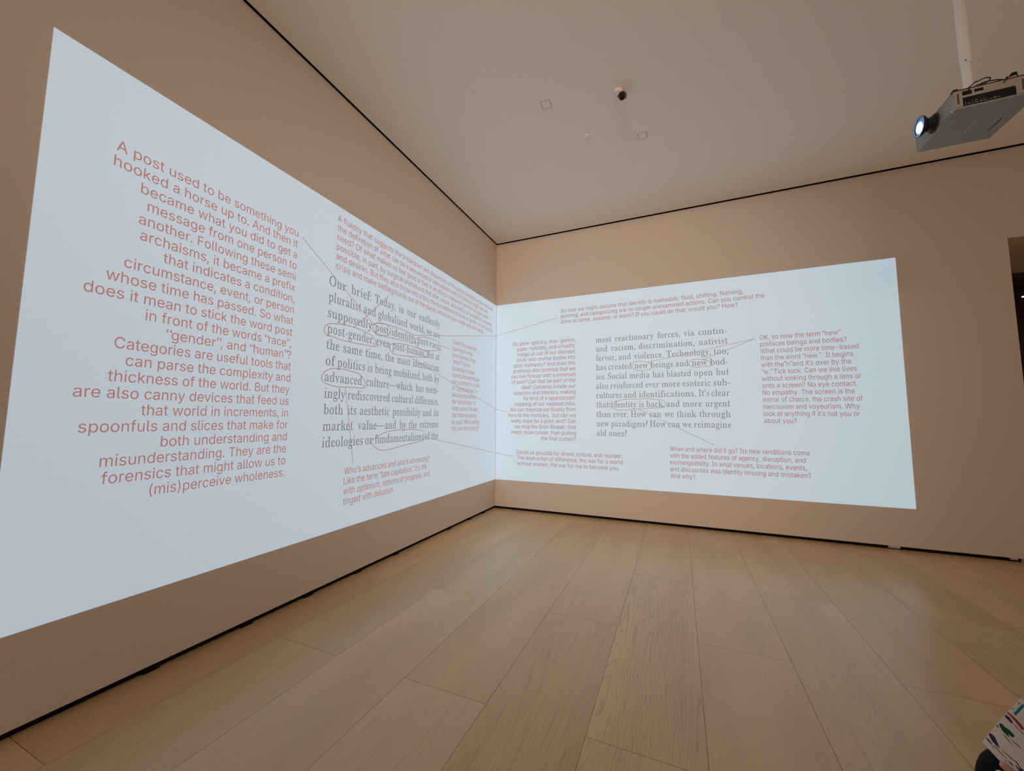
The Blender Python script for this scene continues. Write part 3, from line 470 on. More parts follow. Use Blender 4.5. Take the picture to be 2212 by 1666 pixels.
".":[474,[[144,19,236,-19,328,19,366,110,328,202,236,240,144,202,106,110]]],
":":[474,[[144,770,236,732,328,770,366,861,328,953,236,991,144,953,106,861],[144,19,236,-19,328,19,366,110,328,202,236,240,144,202,106,110]]],
"?":[721,[[221,436,301,379,306,464,339,553,572,951,612,1075,628,1215,609,1341,549,1461,441,1551,279,1585,177,1340,273,1355,356,1328,405,1254,416,1184,378,1017,250,810,184,661,175,543],[242,19,333,-19,425,19,463,110,425,202,333,240,242,202,203,110]]],
"’":[474,[[128,963,234,1015,276,1055,358,1214,374,1347,364,1439,314,1544,261,1580,203,1582,156,1563,121,1523,102,1465,118,1348,167,1295,214,1278,206,1137,179,1071,128,1005]]],
"-":[699,[[613,538,87,538,87,417,613,417]]],
"—":[2165,[[2184,596,-19,596,-19,499,2184,499]]],
" ":[602,[]]}}
BLOCKS, MARKS = ([["a_post","L","sans",0.0516,[[3.2336,[["A post used to be something you",5.399,4.164]]],[3.1325,[["hooked a horse up to. And then it",5.405,4.164]]],[3.0314,[["became what you did to get a",5.268,4.165]]],[2.9303,[["message from one person to",5.228,4.165]]],[2.8292,[["another. Following these semi",5.265,4.167]]],[2.7281,[["archaisms, it became a prefix",5.252,4.166]]],[2.627,[["that indicates a condition,",5.124,4.167]]],[2.5259,[["circumstance, event, or person",5.315,4.167]]],[2.4248,[["whose time has passed. So what",5.391,4.167]]],[2.3237,[["does it mean to stick the word post",5.479,4.169]]],[2.2226,[["in front of the words “race”,",5.19,4.176]]],[2.1215,[["“gender”, and “human”?",5.074,4.17]]],[2.0204,[["Categories are useful tools that",5.325,4.167]]],[1.9193,[["can parse the complexity and",5.266,4.166]]],[1.8182,[["thickness of the world. But they",5.341,4.167]]],[1.7171,[["are also canny devices that feed us",5.478,4.168]]],[1.616,[["that world in increments, in",5.171,4.169]]],[1.5149,[["spoonfuls and slices that make for",5.443,4.166]]],[1.4138,[["both understanding and",5.056,4.168]]],[1.3127,[["misunderstanding. They are the",5.34,4.168]]],[1.2116,[["forensics that might allow us to",5.327,4.17]]],[1.1106,[["(mis)perceive wholeness.",5.094,4.171]]]]],
["a_fluidity","L","sans",0.0498,[[3.5996,[["A fluidity that suggests the breakdown and dispersions of the gender binaries that have narrowed",3.737,0.162]]],[3.4999,[["the definition of what can be a sexualized or asexualized body? Of what we might want and",3.734,0.363]]],[3.4003,[["need? Of what makes us feel good or bad or anything in between? And this has been made",3.735,0.36]]],[3.3006,[["possible, in part, by surgical procedures that alter, suture, and modify our possibilities, pleasures,",3.735,0.176]]],[3.2009,[["and desires. But they also throw into a tizzy the conventional divisions of gender, put pronouns in",3.736,0.162]]],[3.1012,[["crisis and make battlegrounds out of the places where we pass waste and wash hands.",3.735,0.52]]]]],
["our_brief","L","ser",0.0656,[[2.9072,[["Our",3.803,3.594],["brief:",3.526,3.241],["Today,",3.182,2.837],["in",2.774,2.678],["our",2.612,2.431],["endlessly",2.365,1.879]]],[2.7491,[["pluralist",3.805,3.381],["and",3.343,3.158],["globalized",3.119,2.603],["world,",2.565,2.24],["we",2.203,2.07],["are",2.028,1.879]]],[2.5909,[["supposedly",3.806,3.216],["post-",3.162,2.903],["identity:",2.887,2.448],["post-race,",2.393,1.855]]],[2.4328,[["post-gender,",3.804,3.168],["even",3.136,2.908],["post-human.",2.869,2.207],["But",2.174,2.016],["at",1.966,1.876]]],[2.2746,[["the",3.806,3.647],["same",3.598,3.34],["time,",3.293,3.034],["the",2.985,2.828],["most",2.778,2.528],["identitarian",2.473,1.876]]],[2.1165,[["of",3.804,3.689],["politics",3.664,3.293],["is",3.259,3.184],["being",3.143,2.868],["mobilized,",2.834,2.298],["both",2.266,2.032],["by",1.993,1.87]]],[1.9583,[["advanced",3.807,3.328],["culture—which",3.267,2.469],["has",2.399,2.236],["seem-",2.179,1.879]]],[1.8002,[["ingly",3.805,3.55],["rediscovered",3.518,2.883],["cultural",2.845,2.448],["difference,",2.412,1.882]]],[1.642,[["both",3.804,3.568],["its",3.508,3.394],["aesthetic",3.341,2.881],["possibility",2.83,2.285],["and",2.238,2.041],["its",1.989,1.872]]],[1.4839,[["market",3.805,3.429],["value—and",3.365,2.76],["by",2.697,2.576],["the",2.519,2.353],["extreme",2.297,1.866]]],[1.3257,[["ideologies",3.805,3.287],["or",3.249,3.14],["fundamentalisms",3.104,2.208],["of",2.167,2.063],["the",2.029,1.867]]]]],
["whos_advanced","L","sans",0.0511,[[1.0418,[["Who’s advanced and who’s advancing?",3.521,2.058]]],[0.9416,[["Like the term “late capitalism,” it’s rife",3.523,2.126]]],[0.8413,[["with optimism, notions of progress, and",3.521,2.058]]],[0.741,[["tinged with delusion.",3.521,2.763]]]]],
["could_this","L","sans",0.0507,[[2.7458,[["Could this mean the",1.526,0.782]]],[2.6444,[["blurring of surety",1.526,0.903]]],[2.543,[["around what is truly",1.525,0.798]]],[2.4417,[["“other”? Is the",1.525,0.992]]],[2.3403,[["loosening of racial",1.524,0.844]]],[2.2389,[["naming and stereotype",1.524,0.668]]],[2.1375,[["just a prompt for a kind",1.523,0.661]]],[2.0361,[["of “colorblindness” a",1.523,0.751]]],[1.9348,[["delusion that flatters",1.522,0.774]]],[1.8334,[["the “sensitivities” of",1.522,0.788]]],[1.732,[["white culture? An alibi",1.521,0.708]]],[1.6306,[["that motors business",1.521,0.744]]],[1.5293,[["as usual? Who’s selling",1.52,0.659]]],[1.4279,[["this, and who’s buying?",1.52,0.652]]]]],
["so_now","R","sans",0.0497,[[3.4814,[["So now we might assume that identity is malleable, fluid, shifting. Naming,",1.264,4.051]]],[3.384,[["pointing, and categorizing are no longer unexamined actions. Can you control the",1.263,4.319]]],[3.2866,[["drive to name, assume, or point? If you could do that, would you? How?",1.263,3.973]]]]],
["do_gene","R","sans",0.0502,[[2.9518,[["Do gene-splicing, cryo-genics,",0.352,1.511]]],[2.8513,[["super-hybridity, and virtuality",0.422,1.511]]],[2.7509,[["nudge us out of our decrepit",0.435,1.511]]],[2.6504,[["brick-and-mortar bodies into",0.428,1.511]]],[2.5499,[["post-humanity? And does this",0.374,1.511]]],[2.4494,[["postness also promise that we",0.359,1.511]]],[2.3489,[["can live forever with a minimum",0.317,1.511]]],[2.2485,[["of pain? Can that be part of the",0.325,1.512]]],[2.148,[["deal? Cameras invade our",0.521,1.512]]],[2.0475,[["exteriors and interiors, making",0.371,1.512]]],[1.947,[["for kind of a laparoscopic",0.553,1.512]]],[1.8465,[["mapping of our weakest links.",0.387,1.512]]],[1.7461,[["We can theorize our finality from",0.298,1.512]]],[1.6456,[["here to the mortuary,  but can we",0.266,1.512]]],[1.5451,[["really hope for a post-end? Can",0.316,1.512]]],[1.4446,[["we stop the Grim Reaper, that",0.383,1.512]]],[1.3442,[["major show runner, from pulling",0.325,1.512]]],[1.2437,[["the final curtain?",0.89,1.512]]]]],
["doubt","R","sans",0.05,[[0.9897,[["Doubt as grounds for arrest, torture, and murder.",0.434,2.262]]],[0.8915,[["The destruction of difference, the war for a world",0.435,2.266]]],[0.7934,[["without women, the war for me to become you.",0.435,2.215]]]]],
["most_reactionary","R","ser",0.0649,[[2.8999,[["most",1.869,2.128],["reactionary",2.182,2.786],["forces,",2.844,3.174],["via",3.226,3.377],["contin-",3.435,3.817]]],[2.7436,[["ued",1.87,2.056],["racism,",2.119,2.5],["discrimination,",2.559,3.372],["nativist",3.432,3.824]]],[2.5873,[["fervor,",1.868,2.198],["and",2.24,2.432],["violence.",2.476,2.927],["Technology,",2.969,3.591],["too,",3.63,3.824]]],[2.431,[["has",1.866,2.034],["created",2.073,2.443],["new",2.483,2.693],["beings",2.733,3.059],["and",3.099,3.282],["new",3.327,3.536],["bod-",3.576,3.816]]],[2.2748,[["ies.",1.866,2.023],["Social",2.059,2.365],["media",2.401,2.714],["has",2.755,2.923],["blasted",2.962,3.314],["open",3.356,3.609],["but",3.651,3.82]]],[2.1185,[["also",1.864,2.057],["reinforced",2.095,2.611],["ever",2.647,2.85],["more",2.887,3.153],["esoteric",3.188,3.577],["sub-",3.608,3.828]]],[1.9622,[["cultures",1.864,2.274],["and",2.309,2.503],["identifications.",2.542,3.369],["It’s",3.404,3.549],["clear",3.579,3.819]]],[1.8059,[["that",1.865,2.068],["identity",2.102,2.503],["is",2.539,2.612],["back,",2.65,2.915],["and",2.951,3.138],["more",3.18,3.446],["urgent",3.489,3.819]]],[1.6496,[["than",1.865,2.095],["ever.",2.135,2.37],["How",2.409,2.647],["can",2.697,2.865],["we",2.915,3.05],["think",3.091,3.365],["through",3.404,3.818]]],[1.4933,[["new",1.862,2.062],["paradigms?",2.098,2.662],["How",2.693,2.932],["can",2.964,3.131],["we",3.163,3.295],["reimagine",3.323,3.821]]],[1.3371,[["old",1.863,2.022],["ones?",2.065,2.34]]]]],
["ok_so","R","sans",0.0501,[[2.7678,[["OK, so now the term “new”",4.23,5.172]]],[2.6677,[["prefaces beings and bodies?",4.231,5.225]]],[2.5676,[["What could be more time-based",4.231,5.346]]],[2.4674,[["than the word “new.”  It begins",4.23,5.285]]],[2.3673,[["with the”n”and it’s over by the",4.232,5.258]]],[2.2672,[["“w.” Tick tock. Can we live lives",4.233,5.311]]],[2.1671,[["without looking through a lens or",4.233,5.353]]],[2.067,[["onto a screen? No eye contact.",4.232,5.303]]],[1.9668,[["No empathy. The screen is the",4.232,5.274]]],[1.8667,[["mirror of choice, the crash site of",4.231,5.35]]],[1.7666,[["narcissism and voyeurism. Why",4.231,5.312]]],[1.6665,[["look at anything if it’s not you or",4.232,5.31]]],[1.5664,[["about you?",4.232,4.615]]]]],
["when_and","R","sans",0.0507,[[1.1302,[["When and where did it go? Its new renditions come",2.974,4.741]]],[1.0288,[["with the added features of agency, disruption, and",2.974,4.688]]],[0.9274,[["exchangeability. In what venues, locations, events,",2.973,4.698]]],[0.826,[["and discourses was identity missing and mistaken?",2.975,4.741]]],[0.7246,[["And why?",2.976,3.316]]]]]],
[["connector_line","L",[[4.124,3.251],[3.188,2.654]]],
["connector_line","L",[[2.959,3.054],[3.472,2.557]]],
["connector_line","L",[[2.494,2.675],[1.878,2.793],[-0.002,3.167]]],
["connector_line","R",[[0.001,3.166],[1.222,3.402]]],
["connector_line","L",[[1.85,2.653],[1.58,2.648]]],
["connector_line","L",[[2.558,2.388],[1.669,2.179],[-0.008,1.793]]],
["connector_line","R",[[0.004,1.793],[0.258,1.733]]],
["connector_line","L",[[2.19,1.362],[-0.013,0.988]]],
["connector_line","R",[[0.006,0.989],[0.372,0.938]]],
["connector_line","L",[[3.553,1.916],[3.411,1.152]]],
["connector_line","R",[[2.695,2.524],[4.17,2.788]]],
["connector_line","R",[[3.48,2.52],[4.17,2.788]]],
["connector_line","R",[[2.532,1.775],[3.599,1.232]]],
["hand_drawn_ring","L",[[3.796,2.407],[3.827,2.42],[3.841,2.449],[3.834,2.485],[3.809,2.511],[3.765,2.531],[3.694,2.545],[3.606,2.556],[3.474,2.56],[3.358,2.55],[3.236,2.53],[3.176,2.503],[3.149,2.468],[3.148,2.438],[3.162,2.415]]],
["hand_drawn_ring","L",[[3.806,2.4],[3.789,2.407],[3.737,2.405],[3.635,2.394],[3.513,2.393],[3.384,2.398],[3.273,2.404],[3.176,2.404],[3.144,2.414],[3.129,2.425],[3.107,2.415]]],
["hand_drawn_ring","L",[[3.149,2.562],[3.18,2.585],[3.197,2.618],[3.188,2.647],[3.152,2.674],[3.097,2.693],[3.03,2.7],[2.961,2.696],[2.914,2.671],[2.907,2.633],[2.924,2.598],[2.965,2.576],[3.023,2.56],[3.08,2.55],[3.137,2.551],[3.16,2.561],[3.147,2.568]]],
["hand_drawn_ring","L",[[3.161,2.566],[3.212,2.588],[3.235,2.61],[3.223,2.639],[3.179,2.664],[3.097,2.69],[2.961,2.702],[2.806,2.706],[2.641,2.698],[2.524,2.681],[2.463,2.651],[2.437,2.61],[2.448,2.581]]],
["hand_drawn_ring","L",[[3.161,2.571],[3.128,2.563],[3.033,2.558],[2.904,2.56],[2.746,2.566],[2.635,2.572],[2.496,2.576],[2.387,2.588]]],
["hand_drawn_ring","L",[[2.438,2.587],[2.443,2.616],[2.402,2.652],[2.328,2.683],[2.198,2.704],[2.048,2.709],[1.918,2.7],[1.855,2.665],[1.856,2.61],[1.884,2.575]]],
["hand_drawn_ring","L",[[2.438,2.587],[2.409,2.546],[2.346,2.525],[2.269,2.519],[2.151,2.527],[2.0,2.556],[1.877,2.589]]],
["hand_drawn_ring","L",[[2.92,2.431],[2.909,2.467],[2.859,2.496],[2.744,2.519],[2.61,2.529],[2.458,2.528],[2.295,2.522],[2.19,2.508],[2.169,2.479],[2.188,2.452],[2.207,2.437]]],
["hand_drawn_ring","L",[[2.92,2.431],[2.891,2.397],[2.833,2.378],[2.737,2.375],[2.558,2.392],[2.391,2.406],[2.207,2.429],[2.174,2.438]]],
["hand_drawn_ring","L",[[3.836,1.961],[3.846,1.986],[3.832,2.021],[3.8,2.056],[3.754,2.082],[3.691,2.096],[3.604,2.101],[3.505,2.094],[3.392,2.081],[3.333,2.053],[3.297,2.016],[3.288,1.978],[3.306,1.945]]],
["hand_drawn_ring","L",[[3.836,1.961],[3.801,1.942],[3.738,1.925],[3.653,1.917],[3.549,1.92],[3.441,1.928],[3.36,1.928],[3.31,1.931],[3.289,1.943],[3.266,1.944]]],
["hand_drawn_ring","L",[[3.159,1.343],[3.155,1.362],[3.089,1.391],[2.988,1.434],[2.872,1.457],[2.696,1.468],[2.518,1.471],[2.352,1.466],[2.239,1.447],[2.192,1.416],[2.19,1.362],[2.208,1.328]]],
["hand_drawn_ring","L",[[3.159,1.343],[3.121,1.302],[3.064,1.267],[2.989,1.247],[2.892,1.245],[2.74,1.262],[2.522,1.288],[2.321,1.307],[2.202,1.328]]],
["hand_drawn_ring","R",[[2.452,2.466],[2.455,2.499],[2.485,2.532],[2.558,2.548],[2.63,2.536],[2.7,2.517],[2.735,2.479],[2.741,2.441],[2.723,2.404],[2.657,2.402],[2.595,2.394],[2.524,2.397],[2.472,2.419],[2.452,2.466]]],
["hand_drawn_ring","R",[[3.29,2.445],[3.291,2.487],[3.322,2.518],[3.388,2.531],[3.48,2.522],[3.552,2.501],[3.587,2.466],[3.586,2.435],[3.603,2.419]]],
["hand_drawn_ring","R",[[3.29,2.445],[3.319,2.418],[3.384,2.405],[3.448,2.408],[3.512,2.415],[3.567,2.415],[3.59,2.43]]],
["hand_drawn_ring","R",[[2.074,1.845],[2.085,1.864],[2.188,1.906],[2.305,1.932],[2.431,1.936],[2.554,1.936],[2.646,1.939],[2.766,1.93],[2.883,1.912],[2.931,1.875],[2.925,1.838],[2.9,1.802]]],
["hand_drawn_ring","R",[[2.074,1.845],[2.1,1.808],[2.164,1.775],[2.249,1.758],[2.354,1.762],[2.53,1.778],[2.712,1.787],[2.841,1.797],[2.915,1.812]]]])

_cache = {}
def glyph_tris(fam, ch):
    key = (fam, ch)
    if key in _cache: return _cache[key]
    adv, cont = FONT[fam][ch]
    loops = [[(c[i] / 1000, c[i + 1] / 1000) for i in range(0, len(c), 2)] for c in cont]
    pts, edges = [], []
    for lp in loops:
        s = len(pts); pts += [Vector(p) for p in lp]
        edges += [(s + i, s + (i + 1) % len(lp)) for i in range(len(lp))]
    V, T = [], []
    if pts:
        r = mgeo.delaunay_2d_cdt(pts, edges, [], 0, 1e-6)
        V = [(v.x, v.y) for v in r[0]]
        for t in r[2]:
            cx = sum(V[i][0] for i in t) / 3; cy = sum(V[i][1] for i in t) / 3
            wn = 0
            for lp in loops:
                for i in range(len(lp)):
                    (ax, ay), (bx, by) = lp[i], lp[(i + 1) % len(lp)]
                    side = (bx - ax) * (cy - ay) - (cx - ax) * (by - ay)
                    if ay <= cy:
                        if by > cy and side > 0: wn += 1
                    elif by <= cy and side < 0: wn -= 1
            if wn: T.append(tuple(t))
    _cache[key] = (adv / 1000, V, T)
    return _cache[key]

def wall_point(wall, u, z, d):
    return (d, -u, z) if wall == 'L' else (u, -d, z)

def text_mesh(name, wall, fam, xh, lines, mat, parent, d=0.0045):
    verts, faces = [], []
    for z, words in lines:
        for txt, u0, u1 in words:
            pen = 0; items = []; lo, hi = 1e9, -1e9
            for ch in txt:
                adv, V, T = glyph_tris(fam, ch)
                if V:
                    lo = min(lo, pen + min(v[0] for v in V)); hi = max(hi, pen + max(v[0] for v in V))
                    items.append((pen, V, T))
                pen += adv
            k = (u1 - u0) / (hi - lo)
            for pen, V, T in items:
                s = len(verts)
                verts += [wall_point(wall, u0 + (pen + x - lo) * k, z + y * xh, d) for x, y in V]
                faces += [tuple(s + i for i in t) for t in T]
    return mesh(name, verts, faces, mat, parent)

def ribbon(name, wall, pts, w, mat, parent, d):
    P = catmull([(p[0], p[1], 0) for p in pts], 6) if len(pts) > 3 else [Vector((p[0], p[1], 0)) for p in pts]
    verts, faces = [], []
    for i, p in enumerate(P):
        t = (P[min(i + 1, len(P) - 1)] - P[max(i - 1, 0)]).normalized()
        if wall == 'L' : pass
        n = Vector((-t.y, t.x, 0)) * w / 2
        for q in (p + n, p - n): verts.append(wall_point(wall, q.x, q.y, d))
        if i: faces.append((2 * i - 2, 2 * i - 1, 2 * i + 1, 2 * i))
    return mesh(name, verts, faces, mat, parent)

def field(name, wall, corners, mat, thick=0.003):
    """corners: (u,z) bottom corner-side, bottom far, top far, top corner-side"""
    v = [wall_point(wall, u, z, 0.0005) for u, z in corners] + [wall_point(wall, u, z, thick) for u, z in corners]
    f = [(4, 5, 6, 7), (3, 2, 1, 0)] + [(i, (i + 1) % 4, 4 + (i + 1) % 4, 4 + i) for i in range(4)]
    o = mesh(name, v, f, mat)
    bm = bmesh.new(); bm.from_mesh(o.data); bmesh.ops.recalc_face_normals(bm, faces=bm.faces[:]); bm.to_mesh(o.data); bm.free()
    return o

PL = field('projected_text', 'L', [(0.008, 0.514), (5.701, 0.514), (5.695, 3.752), (0.008, 3.752)], M_fieldL)
props(PL, 'bright text projection on the left wall, with six blocks of writing', 'projection', 'wall projections')
PR = field('projected_text', 'R', [(0.008, 0.514), (5.790, 0.514), (5.794, 3.740), (0.008, 3.752)], M_fieldR)
props(PR, 'bright text projection on the right wall, ending before the tall opening', 'projection', 'wall projections')
PLAB = {'ser': 'grey serif text column', 'sans': 'red sans serif note'}
for name, wall, fam, xh, lines in BLOCKS:
    par = PL if wall == 'L' else PR
    m = M_grey if fam == 'ser' else (M_red if wall == 'L' else M_redR)
    text_mesh('paragraph_lettering', wall, fam, xh, lines, m, par)['label'] = PLAB[fam]
for name, wall, pts in MARKS:
    o = ribbon(name, wall, pts, 0.0060 if name == 'hand_drawn_ring' else 0.0050, M_line, PL if wall == 'L' else PR, 0.0052)
    o['label'] = 'thin red hand drawn ring' if name == 'hand_drawn_ring' else 'thin red connecting line'

# ------------------------------------------------------------------ ceiling fittings
def access_panel(cx, cy, lab):
    s = 0.052
    bm = bmesh.new()
    for lo, hi in (((-s, -s), (s, -s + 0.004)), ((-s, s - 0.004), (s, s)), ((-s, -s), (-s + 0.004, s)), ((s - 0.004, -s), (s, s))):
        bm_box(bm, (cx + lo[0], cy + lo[1], ZW1 - 0.0015), (cx + hi[0], cy + hi[1], ZW1 + 0.004))
    o = box('ceiling_access_panel', (cx - s + 0.006, cy - s + 0.006, ZW1 - 0.004), (cx + s - 0.006, cy + s - 0.006, ZW1 + 0.006), M_ceil, bevel=0.001)
    props(o, lab, 'access panel', 'square ceiling panels')
    from_bm('frame', bm, principled('panel_joint', (0.36, 0.31, 0.27), 0.8, 0.1), o)
access_panel(1.920, -2.822, 'small square ceiling panel left of the security camera')
access_panel(2.823, -1.952, 'small square ceiling panel between the security camera and the right wall')
o = lathe('sprinkler_cover', (2.223, -2.19, ZW1), (0, 0, -1), [(-0.004, 0.0), (-0.004, 0.039), (0.0035, 0.039), (0.0045, 0.037), (0.0045, 0.0)], M_ceil, n=36)
props(o, 'round flat sprinkler cover on the ceiling below the security camera', 'sprinkler cover')
bm = bmesh.new()
bm_box(bm, (4.575, -1.99, ZW1 - 0.004), (4.635, -1.90, ZW1 + 0.004), 0.0015)
o = from_bm('ceiling_access_panel', bm, M_ceil)
props(o, 'faint flush ceiling patch to the left of the projector', 'access panel', 'square ceiling panels')

def security_camera():
    c = Vector((2.650, -2.700, ZW1))
    base = lathe('security_camera', c, (0, 0, -1), [(-0.002, 0), (-0.002, 0.047), (0.018, 0.047), (0.026, 0.042), (0.030, 0.030), (0.034, 0.0)], M_cam, n=40)
    props(base, 'white bullet security camera with black face hanging from the ceiling', 'security camera')
    F = Vector((2.6884, -2.7235, 4.850))
    a = Vector((0.13, -0.77, -0.625)).normalized()
    tail = F - a * 0.13
    tube('arm', [c + Vector((0, 0, -0.025)), c + Vector((0.004, 0.01, -0.05)), tail + a * 0.035], [0.015, 0.014, 0.014], M_cam, base, 14)
    lathe('body', F, a, [(-0.125, 0), (-0.125, 0.022), (-0.115, 0.030), (-0.003, 0.0335), (0.0, 0.0335), (0.0, 0.0320), (-0.002, 0.0320)], M_cam, base)
    lathe('front_glass', F, a, [(-0.003, 0.0320), (-0.001, 0.0315), (0.0005, 0.010), (0.0005, 0.0)], M_camglass, base)
    # half-round sun hood over the body, open below
    x, y, ax = frame(a)
    upv = Vector((0.25, 0, 1)); upv = (upv - ax * upv.dot(ax)).normalized(); sd = upv.cross(ax)
    verts, faces = [], []
    n = 28
    for d in (-0.09, 0.012):
        for r in (0.0385, 0.0425):
            for k in range(n + 1):
                t = math.radians(-112 + 224 * k / n)
                verts.append(F + ax * d + (upv * math.cos(t) + sd * math.sin(t)) * r)
    q = n + 1
    for k in range(n):
        faces += [(k, k + 1, 2 * q + k + 1, 2 * q + k), (q + k + 1, q + k, 3 * q + k, 3 * q + k + 1),
                  (2 * q + k, 2 * q + k + 1, 3 * q + k + 1, 3 * q + k), (k + 1, k, q + k, q + k + 1)]
    faces += [(0, 2 * q, 3 * q, q), (n, q + n, 3 * q + n, 2 * q + n)]
    h = mesh('hood', verts, faces, M_cam, base)
    rim = []
    for k in range(n + 1):
        t = math.radians(-112 + 224 * k / n)
        rim.append(F + ax * 0.0125 + (upv * math.cos(t) + sd * math.sin(t)) * 0.0410)
    tube('hood_edge', rim, 0.0033, M_camglass, h, 8)
    for t in (0.6, 2.4, 4.2):
        lathe('screw', c + Vector((math.cos(t) * 0.036, math.sin(t) * 0.036, -0.021)), (0, 0, -1), [(0, 0.004), (0.003, 0.004), (0.003, 0)], M_black, base, 12)
security_camera()

# ------------------------------------------------------------------ projector
def projector():
    x0, x1, y0, y1, z0, z1 = 4.895, 5.305, -3.079, -2.614, 3.700, 3.829
    body = box('projector', (x0, y0 + 0.004, z0), (x1, y1, z1), M_pgrey, bevel=0.004)
    props(body, 'grey box projector with lit wide lens hanging below the ceiling on a white pole', 'projector')
    # connector side (towards the viewer)
    side = box('side_panel', (x0 + 0.004, y0, z0 + 0.013), (x1 - 0.004, y0 + 0.008, z1 - 0.004), M_pside, body)
    box('lid', (x0 + 0.002, y0 + 0.001, z1 - 0.002), (x1 - 0.002, y1 - 0.002, z1 + 0.006), principled('lid_dark', (0.05, 0.035, 0.035), 0.5), body, bevel=0.002)
    box('lid_latch', (x0 - 0.004, y0 - 0.003, z1 + 0.001), (x0 + 0.022, y0 + 0.03, z1 + 0.012), M_black, body, bevel=0.003)
    for n, (xa, xb, za, zb) in {'terminal_bay': (4.935, 4.982, 3.785, 3.8145), 'power_inlet': (4.994, 5.038, 3.792, 3.812), 'connector_bay': (4.935, 5.185, 3.712, 3.770)}.items():
        bay = box(n, (xa, y0 - 0.0008, za), (xb, y0 + 0.004, zb), M_pdark, side)
        if n == 'connector_bay':
            bm = bmesh.new()
            rnd = random.Random(3)
            xx = xa + 0.008
            while xx < 5.115:
                w = rnd.choice((0.008, 0.012, 0.016))
                h = rnd.choice((0.006, 0.008, 0.010))
                bm_box(bm, (xx, y0 - 0.0025, 3.717), (xx + w, y0 - 0.0005, 3.717 + h), 0.001)
                if rnd.random() < 0.6: bm_box(bm, (xx, y0 - 0.0022, 3.7335), (xx + w * 0.8, y0 - 0.0005, 3.7335 + h * 0.7), 0.001)
                xx += w + rnd.uniform(0.004, 0.010)
            # the scored lettering band is too small to read; plain sockets only
            o = from_bm('sockets', bm, M_conn, side); o['label'] = 'row of metal sockets'
    for xa, xb in ((4.908, 4.919), (5.214, 5.226)):
        bm = bmesh.new()
        for k in range(9):
            z = 3.733 + k * 0.0082
            bm_box(bm, (xa, y0 - 0.001, z), (xb, y0 + 0.003, z + 0.005))
        from_bm('vent', bm, M_pdark, side)
    # underside: recessed carrying rib, feet, LED
    box('handle_rib', (5.092, -2.905, z0 - 0.003), (5.106, -2.757, z0 + 0.002), M_pside, body, bevel=0.002)
    box('rear_groove', (5.235, -2.86, z0 - 0.0012), (5.240, -2.72, z0 + 0.002), M_pdark, body)
    for fx, fy in ((4.93, -3.04), (5.27, -3.04), (5.27, -2.65)):
        lathe('foot', (fx, fy, z0 + 0.001), (0, 0, -1), [(0, 0.010), (0.006, 0.009), (0.006, 0)], M_pgrey, body, 18)
    o = lathe('status_light', (x0 + 0.001, -3.046, z0 + 0.008), (-1, 0, 0), [(0, 0.0045), (0.003, 0.0035), (0.0035, 0)], M_led, body, 16); o['label'] = 'small green light'
    bm = bmesh.new()
    for k in range(14):
        bm_box(bm, (x0 - 0.0008, -3.03 + k * 0.0095, z0 + 0.004), (x0 + 0.003, -3.026 + k * 0.0095, z0 + 0.010))
    from_bm('front_vent', bm, M_pdark, body)
    # lens
    L = Vector((x0, -2.853, 3.768)); ax = (-1, 0, 0)
    fl = lathe('lens_flange', L, ax, [(-0.004, 0.066), (0.006, 0.066), (0.009, 0.063), (0.010, 0.054), (0.004, 0.052)], principled('flange_brown', (0.03, 0.025, 0.022), 0.5), body, 48)
    bar = lathe('lens_barrel', L, ax, [(-0.003, 0.052), (0.026, 0.051), (0.030, 0.046), (0.048, 0.046), (0.056, 0.056), (0.068, 0.068), (0.084, 0.071), (0.086, 0.0685), (0.082, 0.0655), (0.076, 0.0655)], M_lensblk, body, 56)
    gm = bpy.data.materials.new('lit_lens'); gm.use_nodes = True
    nt = gm.node_tree; b = nt.nodes['Principled BSDF']
    b.inputs['Base Color'].default_value = (0.02, 0.03, 0.06, 1); b.inputs['Roughness'].default_value = 0.12
    tc = nt.nodes.new('ShaderNodeTexCoord')
    sub = nt.nodes.new('ShaderNodeVectorMath'); sub.operation = 'DISTANCE'
    sub.inputs[1].default_value = (L.x - 0.080, L.y - 0.006, L.z - 0.012)
    nt.links.new(tc.outputs['Object'], sub.inputs[0])
    rp = nt.nodes.new('ShaderNodeValToRGB')
    cr = rp.color_ramp
    cr.elements[0].position = 0.0; cr.elements[0].color = (1, 1, 1, 1)
    cr.elements[1].position = 1.0; cr.elements[1].color = (0.006, 0.010, 0.02, 1)
    for p, c in ((0.46, (1, 1, 1, 1)), (0.56, (0.20, 0.33, 0.75, 1)), (0.68, (0.035, 0.06, 0.17, 1)), (0.84, (0.045, 0.075, 0.13, 1))):
        e = cr.elements.new(p); e.color = c
    mul = nt.nodes.new('ShaderNodeMath'); mul.operation = 'MULTIPLY'; mul.inputs[1].default_value = 1 / 0.068
    nt.links.new(sub.outputs['Value'], mul.inputs[0]); nt.links.new(mul.outputs[0], rp.inputs['Fac'])
    nt.links.new(rp.outputs['Color'], b.inputs['Emission Color']); b.inputs['Emission Strength'].default_value = 2.2
    g = lathe('lens_glass', L, ax, [(0.076, 0.0655), (0.081, 0.055), (0.0855, 0.040), (0.0885, 0.020), (0.0895, 0.0)], gm, body, 56)
    g['label'] = 'bright lit front lens'
    rg = lathe('lens_ring', L, ax, [(0.0835, 0.0655), (0.0850, 0.0650), (0.0850, 0.0635), (0.0830, 0.0632)], principled('ring_blue', (0.25, 0.4, 0.5), 0.3, emit=(0.22, 0.42, 0.55), estr=0.9), body, 56)
projector()

